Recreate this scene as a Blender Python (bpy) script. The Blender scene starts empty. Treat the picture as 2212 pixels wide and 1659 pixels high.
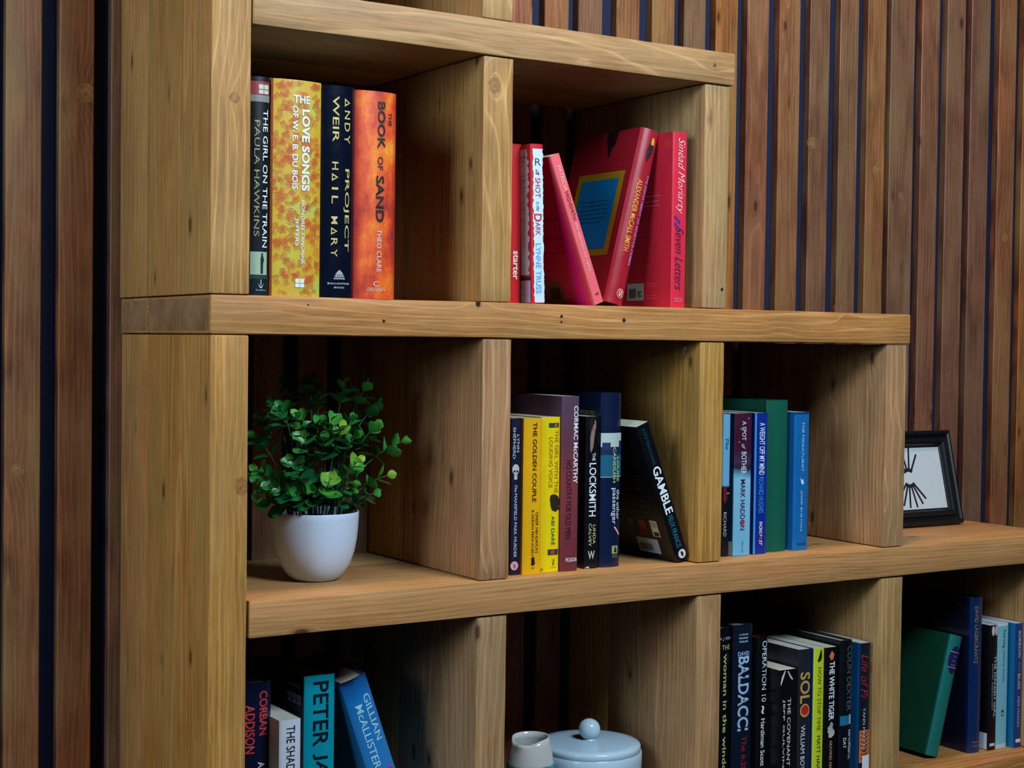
import bpy, bmesh, math, random
from mathutils import Vector, Matrix
random.seed(7)
S = bpy.context.scene
COL = S.collection
R = math.radians

# ------------------------------------------------------------------ camera, light, exposure
cd = bpy.data.cameras.new('camera'); cam = bpy.data.objects.new('camera', cd); COL.objects.link(cam)
cd.sensor_width = 36; cd.lens = 3371.63 / 2212 * 36; cd.clip_start = .05
m = Matrix(((0.84398798, 0.00325101, -0.53635224, -0.643033),
            (-0.53621018, 0.02891232, -0.84358919, -1.633538),
            (0.01276467, 0.99957666, 0.02614487, -0.006102), (0, 0, 0, 1)))
cam.matrix_world = Matrix.Translation(m.translation) @ m.to_3x3().to_4x4()

cam.matrix_world = Matrix(((m[0][0], m[0][1], m[0][2], m[0][3]), (m[1][0], m[1][1], m[1][2], m[1][3]), (m[2][0], m[2][1], m[2][2], m[2][3]), (0, 0, 0, 1)))
S.camera = cam
S.view_settings.view_transform = 'Standard'; S.view_settings.look = 'None'
S.view_settings.exposure = 0.0; S.view_settings.gamma = 1; S.view_settings.use_curve_mapping = False
W = bpy.data.worlds.new('world'); S.world = W; W.use_nodes = True
W.node_tree.nodes['Background'].inputs[0].default_value = (.55, .75, 1, 1)
W.node_tree.nodes['Background'].inputs[1].default_value = .008

S.cycles.diffuse_bounces = 1; S.cycles.max_bounces = 6

def area(name, loc, target, sx, sy, power, color):
    l = bpy.data.lights.new(name, 'AREA'); l.shape = 'RECTANGLE'; l.size = sx; l.size_y = sy
    l.energy = power; l.color = color
    o = bpy.data.objects.new(name, l); COL.objects.link(o); o.location = loc
    o.rotation_euler = (Vector(target) - Vector(loc)).to_track_quat('-Z', 'Y').to_euler()
    return o
area('ceiling_panel_light', (.62, -1.45, 1.14), (.50, 0, -.02), .7, .5, 41, (.70, .86, 1))
area('window_daylight', (-2.2, -1.0, .80), (.1, .1, .1), .9, 1.2, 40, (.70, .86, 1))
area('ceiling_spotlight', (.50, -.35, 2.1), (.55, .05, 0), .25, .25, 24, (1, .72, .45))

# ------------------------------------------------------------------ small helpers
def lin(c):
    return tuple(((v / 255) / 12.92 if v / 255 <= .04045 else ((v / 255 + .055) / 1.055) ** 2.4) for v in c) + (1,)

def link(name, me, mats=(), parent=None, loc=None):
    o = bpy.data.objects.new(name, me); COL.objects.link(o)
    for x in mats: me.materials.append(x)
    if parent is not None: o.parent = parent
    if loc: o.location = loc
    return o

def empty(name, loc=(0, 0, 0), label=None, cat=None, group=None, rot=(0, 0, 0)):
    o = bpy.data.objects.new(name, None); COL.objects.link(o); o.location = loc; o.rotation_euler = rot
    o.empty_display_size = .02
    if label: o['label'] = label
    if cat: o['category'] = cat
    if group: o['group'] = group
    return o

class G:
    """tiny node-graph writer"""
    def __init__(s, name):
        s.m = bpy.data.materials.new(name); s.m.use_nodes = True; s.t = s.m.node_tree
        s.b = s.t.nodes['Principled BSDF']
    def n(s, typ, ins=None, **pr):
        x = s.t.nodes.new(typ)
        for k, v in pr.items(): setattr(x, k, v)
        for k, v in (ins or {}).items(): s.put(x.inputs[k], v)
        return x
    def put(s, sock, v):
        if isinstance(v, bpy.types.NodeSocket): s.t.links.new(v, sock)
        elif isinstance(v, bpy.types.Node): s.t.links.new(v.outputs[0], sock)
        else: sock.default_value = v
    def mth(s, op, a, b=0.0, c=None, clamp=False):
        x = s.n('ShaderNodeMath', operation=op, use_clamp=clamp); s.put(x.inputs[0], a); s.put(x.inputs[1], b)
        if c is not None: s.put(x.inputs[2], c)
        return x.outputs[0]
    def vm(s, op, a, b=(0, 0, 0), scale=None):
        x = s.n('ShaderNodeVectorMath', operation=op); s.put(x.inputs[0], a)
        if op not in ('LENGTH', 'SCALE'): s.put(x.inputs[1], b)
        if scale is not None: s.put(x.inputs['Scale'], scale)
        return x.outputs['Value' if op in ('LENGTH', 'DISTANCE') else 'Vector']
    def noise(s, vec, scale, detail=2, rough=.5):
        return s.n('ShaderNodeTexNoise', {'Vector': vec, 'Scale': scale, 'Detail': detail, 'Roughness': rough}).outputs['Fac']
    def mix(s, f, a, b, blend='MIX'):
        x = s.n('ShaderNodeMix', data_type='RGBA', blend_type=blend)
        s.put(x.inputs[0], f); s.put(x.inputs[6], a); s.put(x.inputs[7], b); return x.outputs[2]
    def ramp(s, f, stops, interp='LINEAR'):
        x = s.n('ShaderNodeValToRGB', {0: f}); r = x.color_ramp; r.interpolation = interp
        while len(r.elements) > 1: r.elements.remove(r.elements[0])
        r.elements[0].position = stops[0][0]; r.elements[0].color = stops[0][1]
        for p, c in stops[1:]:
            e = r.elements.new(p); e.color = c
        return x.outputs[0]
    def obj(s): return s.n('ShaderNodeTexCoord').outputs['Object']

def V4(v): return (v, v, v, 1)

def plain(name, c, rough=.5, spec=.5, coat=0.0, metal=0.0, srgb=True):
    g = G(name); g.b.inputs['Base Color'].default_value = lin(c) if srgb else c
    g.b.inputs['Roughness'].default_value = rough; g.b.inputs['Specular IOR Level'].default_value = spec
    g.b.inputs['Coat Weight'].default_value = coat; g.b.inputs['Metallic'].default_value = metal
    return g.m

# ------------------------------------------------------------------ wood
def wood(name, axis, dark, mid, light, rough=.5, ring=.0058, tint=.25, light_lines=True, wear=.6, spec=.35):
    g = G(name); P = g.obj()
    rnd = g.n('ShaderNodeObjectInfo').outputs['Random']
    sp = g.n('ShaderNodeSeparateXYZ', {0: P}); o = sp.outputs
    a, p, q = {'x': (o[0], o[1], o[2]), 'z': (o[2], o[0], o[1])}[axis]
    r1 = g.mth('MULTIPLY', rnd, 37.0)
    r2 = g.mth('FRACT', g.mth('MULTIPLY', rnd, 91.7)); r3 = g.mth('FRACT', g.mth('MULTIPLY', rnd, 413.3))
    def cv(ka, kp, kq):
        return g.n('ShaderNodeCombineXYZ', {0: g.mth('MULTIPLY_ADD', a, ka, r1), 1: g.mth('MULTIPLY', p, kp), 2: g.mth('MULTIPLY_ADD', q, kq, r1)}).outputs[0]
    n1 = g.noise(cv(1.1, 3, 3), 1, 1); n2 = g.noise(cv(1.5, 4, 4), 1.3, 2)
    nf = g.noise(cv(9, 40, 40), 1, 3)
    # knots set per plank: object property knot = (x, y, z) and knot_r
    ka = g.n('ShaderNodeAttribute', attribute_type='OBJECT', attribute_name='knot').outputs['Vector']
    kr = g.mth('MAXIMUM', g.n('ShaderNodeAttribute', attribute_type='OBJECT', attribute_name='knot_r').outputs['Fac'], .0005)
    st = (.45, 1, 1) if axis == 'x' else (1, 1, .45)
    kd = g.mth('DIVIDE', g.vm('LENGTH', g.vm('MULTIPLY', g.vm('SUBTRACT', P, ka), st)), kr)
    kdr = g.mth('DIVIDE', g.vm('LENGTH', g.vm('SUBTRACT', P, ka)), kr)
    push = g.mth('MULTIPLY', g.mth('EXPONENT', g.mth('MULTIPLY', kd, -.75)), g.mth('MULTIPLY', kr, 1.7))
    # scattered small knots
    vo = g.n('ShaderNodeTexVoronoi', {'Vector': cv(8, 20, 20), 'Scale': 1.0, 'Randomness': 1.0})
    vd = vo.outputs['Distance']
    sk = g.mth('EXPONENT', g.mth('MULTIPLY', vd, -9.0)); push = g.mth('ADD', push, g.mth('MULTIPLY', sk, .012))
    pp = g.mth('ADD', g.mth('ADD', p, g.mth('MULTIPLY', g.mth('SUBTRACT', n1, .5), .060)), g.mth('MULTIPLY', g.mth('SUBTRACT', r2, .5), .16))
    qq = g.mth('ADD', g.mth('ADD', q, g.mth('MULTIPLY', g.mth('SUBTRACT', n2, .5), .036)), g.mth('MULTIPLY', g.mth('SUBTRACT', r3, .5), .11))
    rr = g.mth('SQRT', g.mth('ADD', g.mth('MULTIPLY', pp, pp), g.mth('MULTIPLY', qq, qq)))
    rr = g.mth('ADD', g.mth('ADD', rr, push), g.mth('MULTIPLY', g.mth('SUBTRACT', nf, .5), .0014))
    ph = g.mth('FRACT', g.mth('DIVIDE', rr, ring))
    if light_lines:
        prof = g.ramp(ph, [(0, V4(.42)), (.55, V4(.34)), (.8, V4(.46)), (.91, V4(.96)), (.97, V4(.8)), (1, V4(.42))])
    else:
        prof = g.ramp(ph, [(0, V4(.68)), (.5, V4(.6)), (.84, V4(.3)), (.92, V4(.24)), (1, V4(.68))])
    contrast = g.noise(cv(1.4, 18, 18), 1, 2)
    prof = g.mix(g.mth('MULTIPLY_ADD', contrast, -.9, .95, clamp=True), prof, V4(.45))
    fib = g.noise(cv(22, 900, 900), 1, 2, .7)
    fib2 = g.noise(cv(7, 260, 260), 1, 3, .6)
    blot = g.noise(cv(9, 22, 22), 1, 4, .6)
    f = g.mth('ADD', prof, g.mth('MULTIPLY', g.mth('SUBTRACT', fib, .5), .55))
    f = g.mth('ADD', f, g.mth('MULTIPLY', g.mth('SUBTRACT', fib2, .5), .8))
    f = g.mth('ADD', f, g.mth('MULTIPLY', g.mth('SUBTRACT', blot, .5), wear), clamp=True)
    c = g.ramp(f, [(0, lin(dark)), (.45, lin(mid)), (1, lin(light))])
    # patchy stain: greenish grey and reddish zones
    pz = g.noise(cv(3, 12, 12), 1.7, 2)
    c = g.mix(g.ramp(pz, [(.45, V4(0)), (.7, V4(.42))]), c, lin((158, 128, 84)), 'MIX')
    c = g.mix(g.ramp(pz, [(.28, V4(.35)), (.42, V4(0))]), c, lin((186, 118, 72)), 'MIX')
    # knots
    kno = g.noise(g.vm('MULTIPLY', P, (190, 190, 190)), 1, 2)
    rings = g.mth('ADD', g.mth('MULTIPLY_ADD', g.mth('SINE', g.mth('MULTIPLY_ADD', kdr, 11.0, g.mth('MULTIPLY', kno, 7.0))), .12, .1), kno, clamp=True)
    kdr = g.mth('ADD', kdr, g.mth('MULTIPLY', g.mth('SUBTRACT', kno, .5), .22))
    kc = g.mix(rings, lin((92, 60, 34)), lin((176, 128, 82)))
    km = g.ramp(kdr, [(.86, V4(1)), (.98, V4(.9)), (1.0, V4(0))])
    halo = g.ramp(kdr, [(.98, V4(.75)), (1.12, V4(.25)), (2.0, V4(0))])
    c = g.mix(halo, c, lin((112, 74, 40))); c = g.mix(km, c, kc)
    c = g.mix(g.ramp(vd, [(.055, V4(.85)), (.085, V4(.35)), (.16, V4(0))]), c, lin((60, 34, 16)))
    # every plank a little lighter or darker
    hv = g.n('ShaderNodeHueSaturation', {'Hue': g.mth('MULTIPLY_ADD', r3, .02, .49), 'Saturation': g.mth('MULTIPLY_ADD', r2, .2, .9), 'Value': g.mth('MULTIPLY_ADD', r2, tint, 1 - tint / 2), 'Color': c})
    g.put(g.b.inputs['Base Color'], hv)
    g.put(g.b.inputs['Roughness'], g.mth('MULTIPLY_ADD', fib2, .25, rough - .1)); g.b.inputs['Specular IOR Level'].default_value = spec
    bh = g.mth('ADD', g.mth('MULTIPLY', fib, .5), g.mth('ADD', g.mth('MULTIPLY', fib2, .6), g.mth('MULTIPLY', prof, .9)))
    g.put(g.b.inputs['Normal'], g.n('ShaderNodeBump', {'Strength': .35, 'Distance': .0009, 'Height': bh}))
    return g.m

WD, WM, WL = (112, 74, 38), (180, 132, 80), (222, 174, 116)
wood_h = wood('stained_pine_along', 'x', WD, WM, WL, tint=.16)
wood_v = wood('stained_pine_upright', 'z', WD, WM, WL, tint=.16, light_lines=True)
wood_hf = wood('fine_grained_pine_along', 'x', (120, 82, 44), (184, 142, 94), (216, 174, 124), ring=.0042, tint=.1, light_lines=False, wear=.3)
slat_m = wood('brown_stained_slat', 'z', (78, 44, 28), (136, 88, 58), (176, 124, 90), ring=.0052, tint=.5, wear=.9, rough=.5)

slat_e = wood('slat_shaded_edge', 'z', (54, 26, 18), (84, 46, 32), (112, 68, 50), ring=.006, tint=.4, wear=.8, rough=.6)  # reddish slat edges, with the shade on their sides darkened into the colour

def end_grain():
    g = G('sawn_end_grain'); P = g.obj(); rnd = g.n('ShaderNodeObjectInfo').outputs['Random']
    v = g.vm('ADD', P, g.n('ShaderNodeCombineXYZ', {0: rnd, 1: g.mth('MULTIPLY', rnd, 3.1), 2: rnd}).outputs[0])
    sp = g.n('ShaderNodeSeparateXYZ', {0: v})
    n = g.noise(g.vm('MULTIPLY', v, (30, 30, 30)), 1, 3); n2 = g.noise(g.vm('MULTIPLY', v, (60, 28, 14)), 1, 3)
    f = g.mth('ADD', g.mth('MULTIPLY', n, .6), g.mth('MULTIPLY', g.mth('SINE', g.mth('MULTIPLY', g.mth('ADD', sp.outputs[1], g.mth('MULTIPLY', n, .02)), 900)), .06))
    c = g.ramp(f, [(.12, lin((116, 84, 52))), (.5, lin((172, 134, 90)))])
    c = g.mix(g.ramp(n2, [(.58, V4(0)), (.7, V4(.75))]), c, lin((168, 158, 148)))
    g.put(g.b.inputs['Base Color'], c); g.b.inputs['Roughness'].default_value = .6
    return g.m
end_m = end_grain()
felt = G('dark_navy_backing')
felt.put(felt.b.inputs['Base Color'], felt.mix(felt.noise(felt.vm('MULTIPLY', felt.obj(), (400, 400, 400)), 1, 2), lin((3, 16, 44)), lin((6, 30, 74))))
felt.b.inputs['Roughness'].default_value = .8; felt = felt.m

def box_mesh(name, sx, sy, sz, bev=.002, seg=2, endaxis=None, wob=0):
    bm = bmesh.new(); bmesh.ops.create_cube(bm, size=1)
    bmesh.ops.scale(bm, vec=(sx, sy, sz), verts=bm.verts)
    if endaxis is not None:
        for f in bm.faces:
            if abs(f.normal[endaxis]) > .9: f.material_index = 1
    if bev: bmesh.ops.bevel(bm, geom=bm.edges[:], offset=bev, segments=seg, profile=.6, affect='EDGES')
    if wob:
        L = [e for e in bm.edges if abs((e.verts[0].co - e.verts[1].co)[0 if endaxis == 0 else 2]) > .05]
        bmesh.ops.subdivide_edges(bm, edges=L, cuts=14)
        ax = 0 if endaxis == 0 else 2; s = random.random() * 50
        for v in bm.verts:
            t = v.co[ax]
            if abs(abs(t) - (sx if ax == 0 else sz) / 2) < .003: continue
            for k in range(3):
                if k != ax: v.co[k] += wob * (math.sin(t * 23 + s + k) + .6 * math.sin(t * 61 + s * 2 + k * 2) + random.uniform(-.5, .5)) * .5
    me = bpy.data.meshes.new(name); bm.to_mesh(me); bm.free()
    for p in me.polygons: p.use_smooth = True
    me.set_sharp_from_angle(angle=R(28))
    return me

def plank(name, x0, x1, y0, y1, z0, z1, mat, endaxis, parent, bev=.0022, wob=.0004, knot=None, knot_r=0.0):
    me = box_mesh(name, x1 - x0, y1 - y0, z1 - z0, bev, 2, endaxis, wob)
    c = Vector(((x0 + x1) / 2, (y0 + y1) / 2, (z0 + z1) / 2))
    o = link(name, me, (mat, end_m), parent, c)
    if knot:
        o['knot'] = [knot[0] - c.x, knot[1] - c.y, knot[2] - c.z]; o['knot_r'] = knot_r
    else:
        o['knot'] = [9.0, 9.0, 9.0]; o['knot_r'] = .01
    return o

# ------------------------------------------------------------------ the slatted wall
ZF = -1.40
wall = link('wall_back', box_mesh('wall_back', 4.4, .03, 2.9, 0), (felt,), None, (.7, .3386, .05)); wall['kind'] = 'structure'
fl = G('grey_floor'); fl.put(fl.b.inputs['Base Color'], fl.mix(fl.noise(fl.obj(), 9, 4), lin((34, 32, 30)), lin((48, 46, 44)))); fl.b.inputs['Roughness'].default_value = .5
floor = link('floor', box_mesh('floor', 6.4, 4.6, .04, 0), (fl.m,), None, (.7, -1.94, ZF - .02)); floor['kind'] = 'structure'
rights = [.6192, .6844, .7461, .8163, .885, .9469, 1.0136, 1.0801, 1.1497, 1.2158, 1.2823, 1.3486, 1.4179, 1.4794, 1.5466, 1.6114, 1.6819]
lefts = [.6413, .7021, .7727, .8409, .9036, .9681, 1.0341, 1.1039, 1.1717, 1.2398, 1.3047, 1.3604, 1.4357, 1.5005, 1.5624, 1.6362]
spans = [(-.143, -.0994), (-.0778, -.0344), (-.0128, .0307)] + [(a, b) for a, b in zip(lefts, rights[1:])] + [(.5755, .6192)]
x = .052
while x < .55: spans.append((x, x + .0437)); x += .0652
x = -.143 - .0655
while x > -1.3: spans.append((x, x + .0437)); x -= .0655
x = 1.7035
while x < 2.7: spans.append((x, x + .044)); x += .0655
for a, b in sorted(spans):
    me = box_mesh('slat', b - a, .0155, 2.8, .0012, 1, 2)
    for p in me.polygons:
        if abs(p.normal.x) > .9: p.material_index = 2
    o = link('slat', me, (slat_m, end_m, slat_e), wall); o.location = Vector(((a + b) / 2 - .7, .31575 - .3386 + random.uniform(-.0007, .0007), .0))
    o['knot'] = [9.0, 9.0, 9.0]; o['knot_r'] = .01
def slat_knot(x, z, r):
    for o in wall.children:
        if o.name.startswith('slat') and abs(o.location.x + .7 - x) < .028:
            o['knot'] = [x - .7 - o.location.x, -.00775, z - .05]; o['knot_r'] = r
# knots seen on single slats
for kx, kz, kr in ((.835 + .258, .22, .007), (1.18, .335, .010), (1.245, .06, .009), (1.39, .26, .006), (1.33, .30, .009), (1.66, .20, .008), (-.127, -.17, .008), (.86 + .10, .38, .01), (-.045, .30, .012)):
    slat_knot(kx, kz, kr)

# ------------------------------------------------------------------ the bookcase
YJ, YD = .2035, .3055
bc = empty('bookcase', (0, 0, ZF), 'tall stepped bookcase of thick stained pine planks against the slatted wall', 'bookcase')
bc_l = Vector((0, 0, -ZF))
def P_(name, x0, x1, z0, z1, axis, mat, y0=0., knot=None, kr=0., back_dx=0., bev=.0024):
    ea = 0 if axis == 'x' else 2
    for k, (ya, yb, dx) in enumerate(((y0, YJ - .0006, 0), (YJ + .0006, YD, back_dx))):
        o = plank(name, x0 + dx, x1 + dx, ya, yb, z0, z1, mat, ea, bc, bev, .0004, knot if k == 0 else None, kr)
        o.location = o.location + bc_l
g_ = .0009
# shelves
P_('shelf_plank', .0475, .3985, .737, .781, 'x', wood_h)
P_('shelf_plank', .0475, .7475, .346, .3895, 'x', wood_h, knot=(.7105, 0, .3715), kr=.0042)
P_('shelf_plank', 0.0, 1.0935, 0.0, .0438, 'x', wood_h, knot=(.346, -.001, .041), kr=.005, bev=.0034)
P_('shelf_plank', .0492, 1.4532, -.343, -.3003, 'x', wood_hf)
P_('shelf_plank', .0475, 1.812, -.6925, -.6485, 'x', wood_h)
P_('shelf_plank', .0475, 2.17, -1.042, -.998, 'x', wood_h)
P_('shelf_plank', 0.0, 2.17, ZF + .001, ZF + .045, 'x', wood_h)
# side post
P_('side_plank', -.0008, .0463, .0438 + g_, .90, 'z', wood_v, .0006, knot=(.0265, .0, .262), kr=.0062, back_dx=-.0006)
P_('side_plank', .0004, .0460, ZF + .046, -g_, 'z', wood_v, .0002, knot=(.0395, .0, -.170), kr=.0105, back_dx=.0012)
# dividers: x0, x1, z0, z1
for x0, x1, z0, z1, kn, kr, bd in (
        (.3485, .3925, .3905, .736, None, 0, 0), (.3508, .3945, .0445, .345, (.3665, .003, .3095), .0098, .001),
        (.6985, .7415, .0445, .345, (.7335, .003, .071), .0022, .0065),
        (.3545, .3966, -.2995, -.001, None, 0, .0), (.6968, .7393, -.2995, -.001, None, 0, .0015), (1.0480, 1.0895, -.2995, -.001, None, 0, 0),
        (.3508, .3943, -.6478, -.344, None, 0, 0), (.6982, .7412, -.6478, -.344, None, 0, 0), (1.0440, 1.0900, -.6478, -.344, None, 0, .001), (1.4055, 1.4490, -.6478, -.344, None, 0, 0),
        (.35, .394, -.9972, -.6933, None, 0, 0), (.698, .742, -.9972, -.6933, None, 0, 0), (1.045, 1.089, -.9972, -.6933, None, 0, 0), (1.405, 1.449, -.9972, -.6933, None, 0, 0), (1.764, 1.808, -.9972, -.6933, None, 0, 0),
        (.35, .394, ZF + .046, -1.0430, None, 0, 0), (.698, .742, ZF + .046, -1.0430, None, 0, 0), (1.045, 1.089, ZF + .046, -1.0430, None, 0, 0), (1.405, 1.449, ZF + .046, -1.0430, None, 0, 0), (1.764, 1.808, ZF + .046, -1.0430, None, 0, 0), (2.122, 2.166, ZF + .046, -1.0430, None, 0, 0)):
    P_('divider_plank', x0, x1, z0, z1, 'z', wood_v, .003, knot=kn, kr=kr, back_dx=bd, bev=.003)
# drilled / worm holes and nail dents on the middle shelf's front edge
hole_m = plain('dark_hole', (34, 20, 12), .9)
def disc_mesh(r, n=14, depth=.0006):
    bm = bmesh.new(); bmesh.ops.create_cone(bm, cap_ends=True, segments=n, radius1=r, radius2=r * .8, depth=depth)
    me = bpy.data.meshes.new('hole'); bm.to_mesh(me); bm.free(); return me
for hx, hz, r in ((.4685, .0285, .0021), (.4683, .0215, .0015), (.5665, .0255, .0028), (.2155, .018, .002), (.345, .0415, .0034), (.733, .0705, .0024), (.7115, .370, .0013), (.118, .035, .001)):
    o = link('nail_hole', disc_mesh(r), (hole_m,), bc, Vector((hx, -.0004 if hx != .733 else .0028, hz)) + bc_l); o.rotation_euler = (R(90), 0, 0)
# torn paper scrap stuck on the divider
bm = bmesh.new()
pts = [(-.0055, .0022), (-.0015, .0035), (.0005, .0065), (.0035, .0008), (.003, -.006), (.0008, -.0085), (-.0008, -.002)]
vs = [bm.verts.new((random.uniform(-.0006, 0), y_, z_)) for y_, z_ in pts]; bm.faces.new(vs)
me = bpy.data.meshes.new('paper_scrap'); bm.to_mesh(me); bm.free()
o = link('paper_scrap', me, (plain('white_paper_scrap', (205, 200, 190), .8),), None, (.6957, .034, -.0118)); md = o.modifiers.new('t', 'SOLIDIFY'); md.thickness = .0003
o['label'] = 'tiny torn white paper scrap stuck high on a divider in the middle row'; o['category'] = 'paper scrap'

# ------------------------------------------------------------------ lettering
TXT = {}
def text_mesh(s, bold=0.0, shear=0.0, res=3):
    k = (s, bold, shear)
    if k in TXT: return TXT[k]
    c = bpy.data.curves.new('t', 'FONT'); c.body = s; c.offset = bold; c.shear = shear; c.resolution_u = res
    o = bpy.data.objects.new('t', c); COL.objects.link(o)
    me = bpy.data.meshes.new_from_object(o)
    vs = [v.co.copy() for v in me.vertices]; fs = [tuple(p.vertices) for p in me.polygons]
    bpy.data.objects.remove(o); bpy.data.curves.remove(c); bpy.data.meshes.remove(me)
    if vs:
        x0 = min(v.x for v in vs); x1 = max(v.x for v in vs); y0 = min(v.y for v in vs); y1 = max(v.y for v in vs)
        vs = [((v.x - x0) / (x1 - x0), (v.y - y0) / max(1e-6, (y1 - y0))) for v in vs]
    TXT[k] = (vs, fs); return TXT[k]
INK = {}
def ink(c, rough=.45):
    k = (c, rough)
    if k not in INK: INK[k] = plain('print_ink', c, rough)
    return INK[k]

class Book:
    """local frame: x 0..w across the spine, y 0..d into the shelf, z 0..h up"""
    def __init__(s, label, loc, w, h, d, mat, kind='p', lean=0.0, group='', bulge=None, yaw=0.0, pages=(214, 205, 182), name='book'):
        s.w, s.h, s.d = w, h, d
        s.b = bulge if bulge is not None else (.0032 if kind == 'h' else .0006)
        s.xo = -w if lean < 0 else 0.0
        s.root = empty(name, loc, label, 'book', group, (0, R(-lean), R(yaw)))
        t = .0026 if kind == 'h' else .0005
        s.kind = kind
        n = 14
        out = [(0, d)]
        if kind == 'h' and s.b < .0039:
            out += [(0, .013), (.0009, .0095), (.0009, .0078), (0, .005)] if s.b > .003 else []
        rc = min(.0009, w * .1)
        for i in range(n + 1):
            u = i / n; xx = u * w; e = min(xx, w - xx)
            yy = s.b * (2 * u - 1) ** 2
            if e < rc: yy += rc * (1 - math.sqrt(max(0, 1 - (1 - e / rc) ** 2)))
            out.append((xx, yy))
        if kind == 'h' and .003 < s.b < .0039: out += [(w, .005), (w - .0009, .0078), (w - .0009, .0095), (w, .013)]
        out.append((w, d))
        # inner line by offsetting
        inn = []
        for i, (a, b_) in enumerate(out):
            p0 = out[max(0, i - 1)]; p1 = out[min(len(out) - 1, i + 1)]
            dx, dy = p1[0] - p0[0], p1[1] - p0[1]; L = math.hypot(dx, dy) or 1
            inn.append((a - dy / L * t, b_ + dx / L * t))
        bm = bmesh.new(); rows = []
        for z in (0, h):
            rows.append([[bm.verts.new((s.xo + q[0], q[1], z)) for q in ln] for ln in (out, inn)])
        N = len(out)
        for i in range(N - 1):
            bm.faces.new((rows[0][0][i], rows[0][0][i + 1], rows[1][0][i + 1], rows[1][0][i]))
            bm.faces.new((rows[0][1][i + 1], rows[0][1][i], rows[1][1][i], rows[1][1][i + 1]))
            bm.faces.new((rows[1][0][i], rows[1][0][i + 1], rows[1][1][i + 1], rows[1][1][i]))
            bm.faces.new((rows[0][0][i + 1], rows[0][0][i], rows[0][1][i], rows[0][1][i + 1]))
        for i in (0, N - 1):
            q = (rows[0][0][i], rows[1][0][i], rows[1][1][i], rows[0][1][i]); bm.faces.new(q)
        bmesh.ops.recalc_face_normals(bm, faces=bm.faces)
        me = bpy.data.meshes.new('cover'); bm.to_mesh(me); bm.free()
        for p in me.polygons: p.use_smooth = True
        me.set_sharp_from_angle(angle=R(30))
        s.cover = link('cover', me, (mat,), s.root)
        rz = .0035 if kind == 'h' else .0003; ry = .004 if kind == 'h' else .0008
        bm = bmesh.new(); bmesh.ops.create_cube(bm, size=1)
        g = .0002
        bmesh.ops.scale(bm, vec=(w - 2 * t - 2 * g, d - ry - s.b - t - .0008, h - 2 * rz), verts=bm.verts)
        bmesh.ops.translate(bm, vec=(s.xo + w / 2, (d - ry + s.b + t + .0008) / 2, h / 2), verts=bm.verts)
        me = bpy.data.meshes.new('page_block'); bm.to_mesh(me); bm.free()
        link('page_block', me, (page_mat(pages),), s.root)
        s.layer = 0
    def sp(s, xf, zf, off=.0003):
        e = min(xf, 1 - xf) * s.w
        return Vector((s.xo + xf * s.w, s.b * (2 * xf - 1) ** 2 - off, s.h * (1 - zf)))
    def lc(s, y, zf, off=.0003):
        return Vector((s.xo - off, y, s.h * (1 - zf)))
    def emit(s, name, vs, fs, col, rough=.45):
        me = bpy.data.meshes.new(name); me.from_pydata(vs, [], fs); me.update()
        return link(name, me, (ink(col, rough),), s.root)
    # vertical lettering, read from top to bottom
    def t(s, txt, c, z0, z1, hf, col, bold=.01, shear=0., name='title_lettering', off=.0005, slant=0.0):
        if 'Δ' in txt:      # spaced capitals whose A is an open triangle
            n = len(txt); st = (z1 - z0) / (n - .3)
            for i, ch in enumerate(txt):
                za = z0 + st * i; zb = za + st * .7
                if ch == 'Δ':
                    zm = (za + zb) / 2; A, B, C_ = (c + hf / 2, zm), (c - hf / 2, za), (c - hf / 2, zb); tx = hf * .12; tz = st * .12
                    a2, b2, c2 = (c + hf / 2 - tx * 2.2, zm), (c - hf / 2 + tx, za + tz * 1.6), (c - hf / 2 + tx, zb - tz * 1.6)
                    P6 = [s.sp(p[0], p[1], off) for p in (A, B, C_, a2, b2, c2)]
                    s.emit(name, P6, [(0, 1, 4, 3), (1, 2, 5, 4), (2, 0, 3, 5)], col)
                else: s.t(ch, c, za if ch != 'I' else za + st * .25, zb if ch != 'I' else zb - st * .25, hf, col, bold, shear, name, off)
            return
        vs, fs = text_mesh(txt, bold, shear)
        s.emit(name, [s.sp(c + (v[1] - .5) * hf + slant * (v[0] - .5), z0 + (z1 - z0) * v[0], off) for v in vs], fs, col)
    # upright lettering
    def u(s, txt, x0, x1, z0, z1, col, bold=.01, shear=0., name='small_lettering', off=.0005):
        vs, fs = text_mesh(txt, bold, shear)
        s.emit(name, [s.sp(x0 + (x1 - x0) * v[0], z1 + (z0 - z1) * v[1], off) for v in vs], fs, col)
    def cu(s, txt, y0, y1, z0, z1, col, bold=0., name='blurb_lettering', off=.0005):   # on the left cover; y0 is the far end
        vs, fs = text_mesh(txt, bold, 0)
        s.emit(name, [s.lc(y0 + (y1 - y0) * v[0], z1 + (z0 - z1) * v[1], off) for v in vs], fs, col)
    def rect(s, x0, x1, z0, z1, col, name='printed_panel', off=.0003, rough=.45):
        n = 8; vs = []; fs = []
        for i in range(n + 1):
            xf = x0 + (x1 - x0) * i / n; vs += [s.sp(xf, z0, off), s.sp(xf, z1, off)]
        for i in range(n): fs.append((2 * i, 2 * i + 1, 2 * i + 3, 2 * i + 2))
        s.emit(name, vs, fs, col, rough)
    def crect(s, y0, y1, z0, z1, col, name='printed_panel', off=.0003):
        s.emit(name, [s.lc(y0, z0, off), s.lc(y1, z0, off), s.lc(y1, z1, off), s.lc(y0, z1, off)], [(0, 1, 2, 3)], col)
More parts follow.
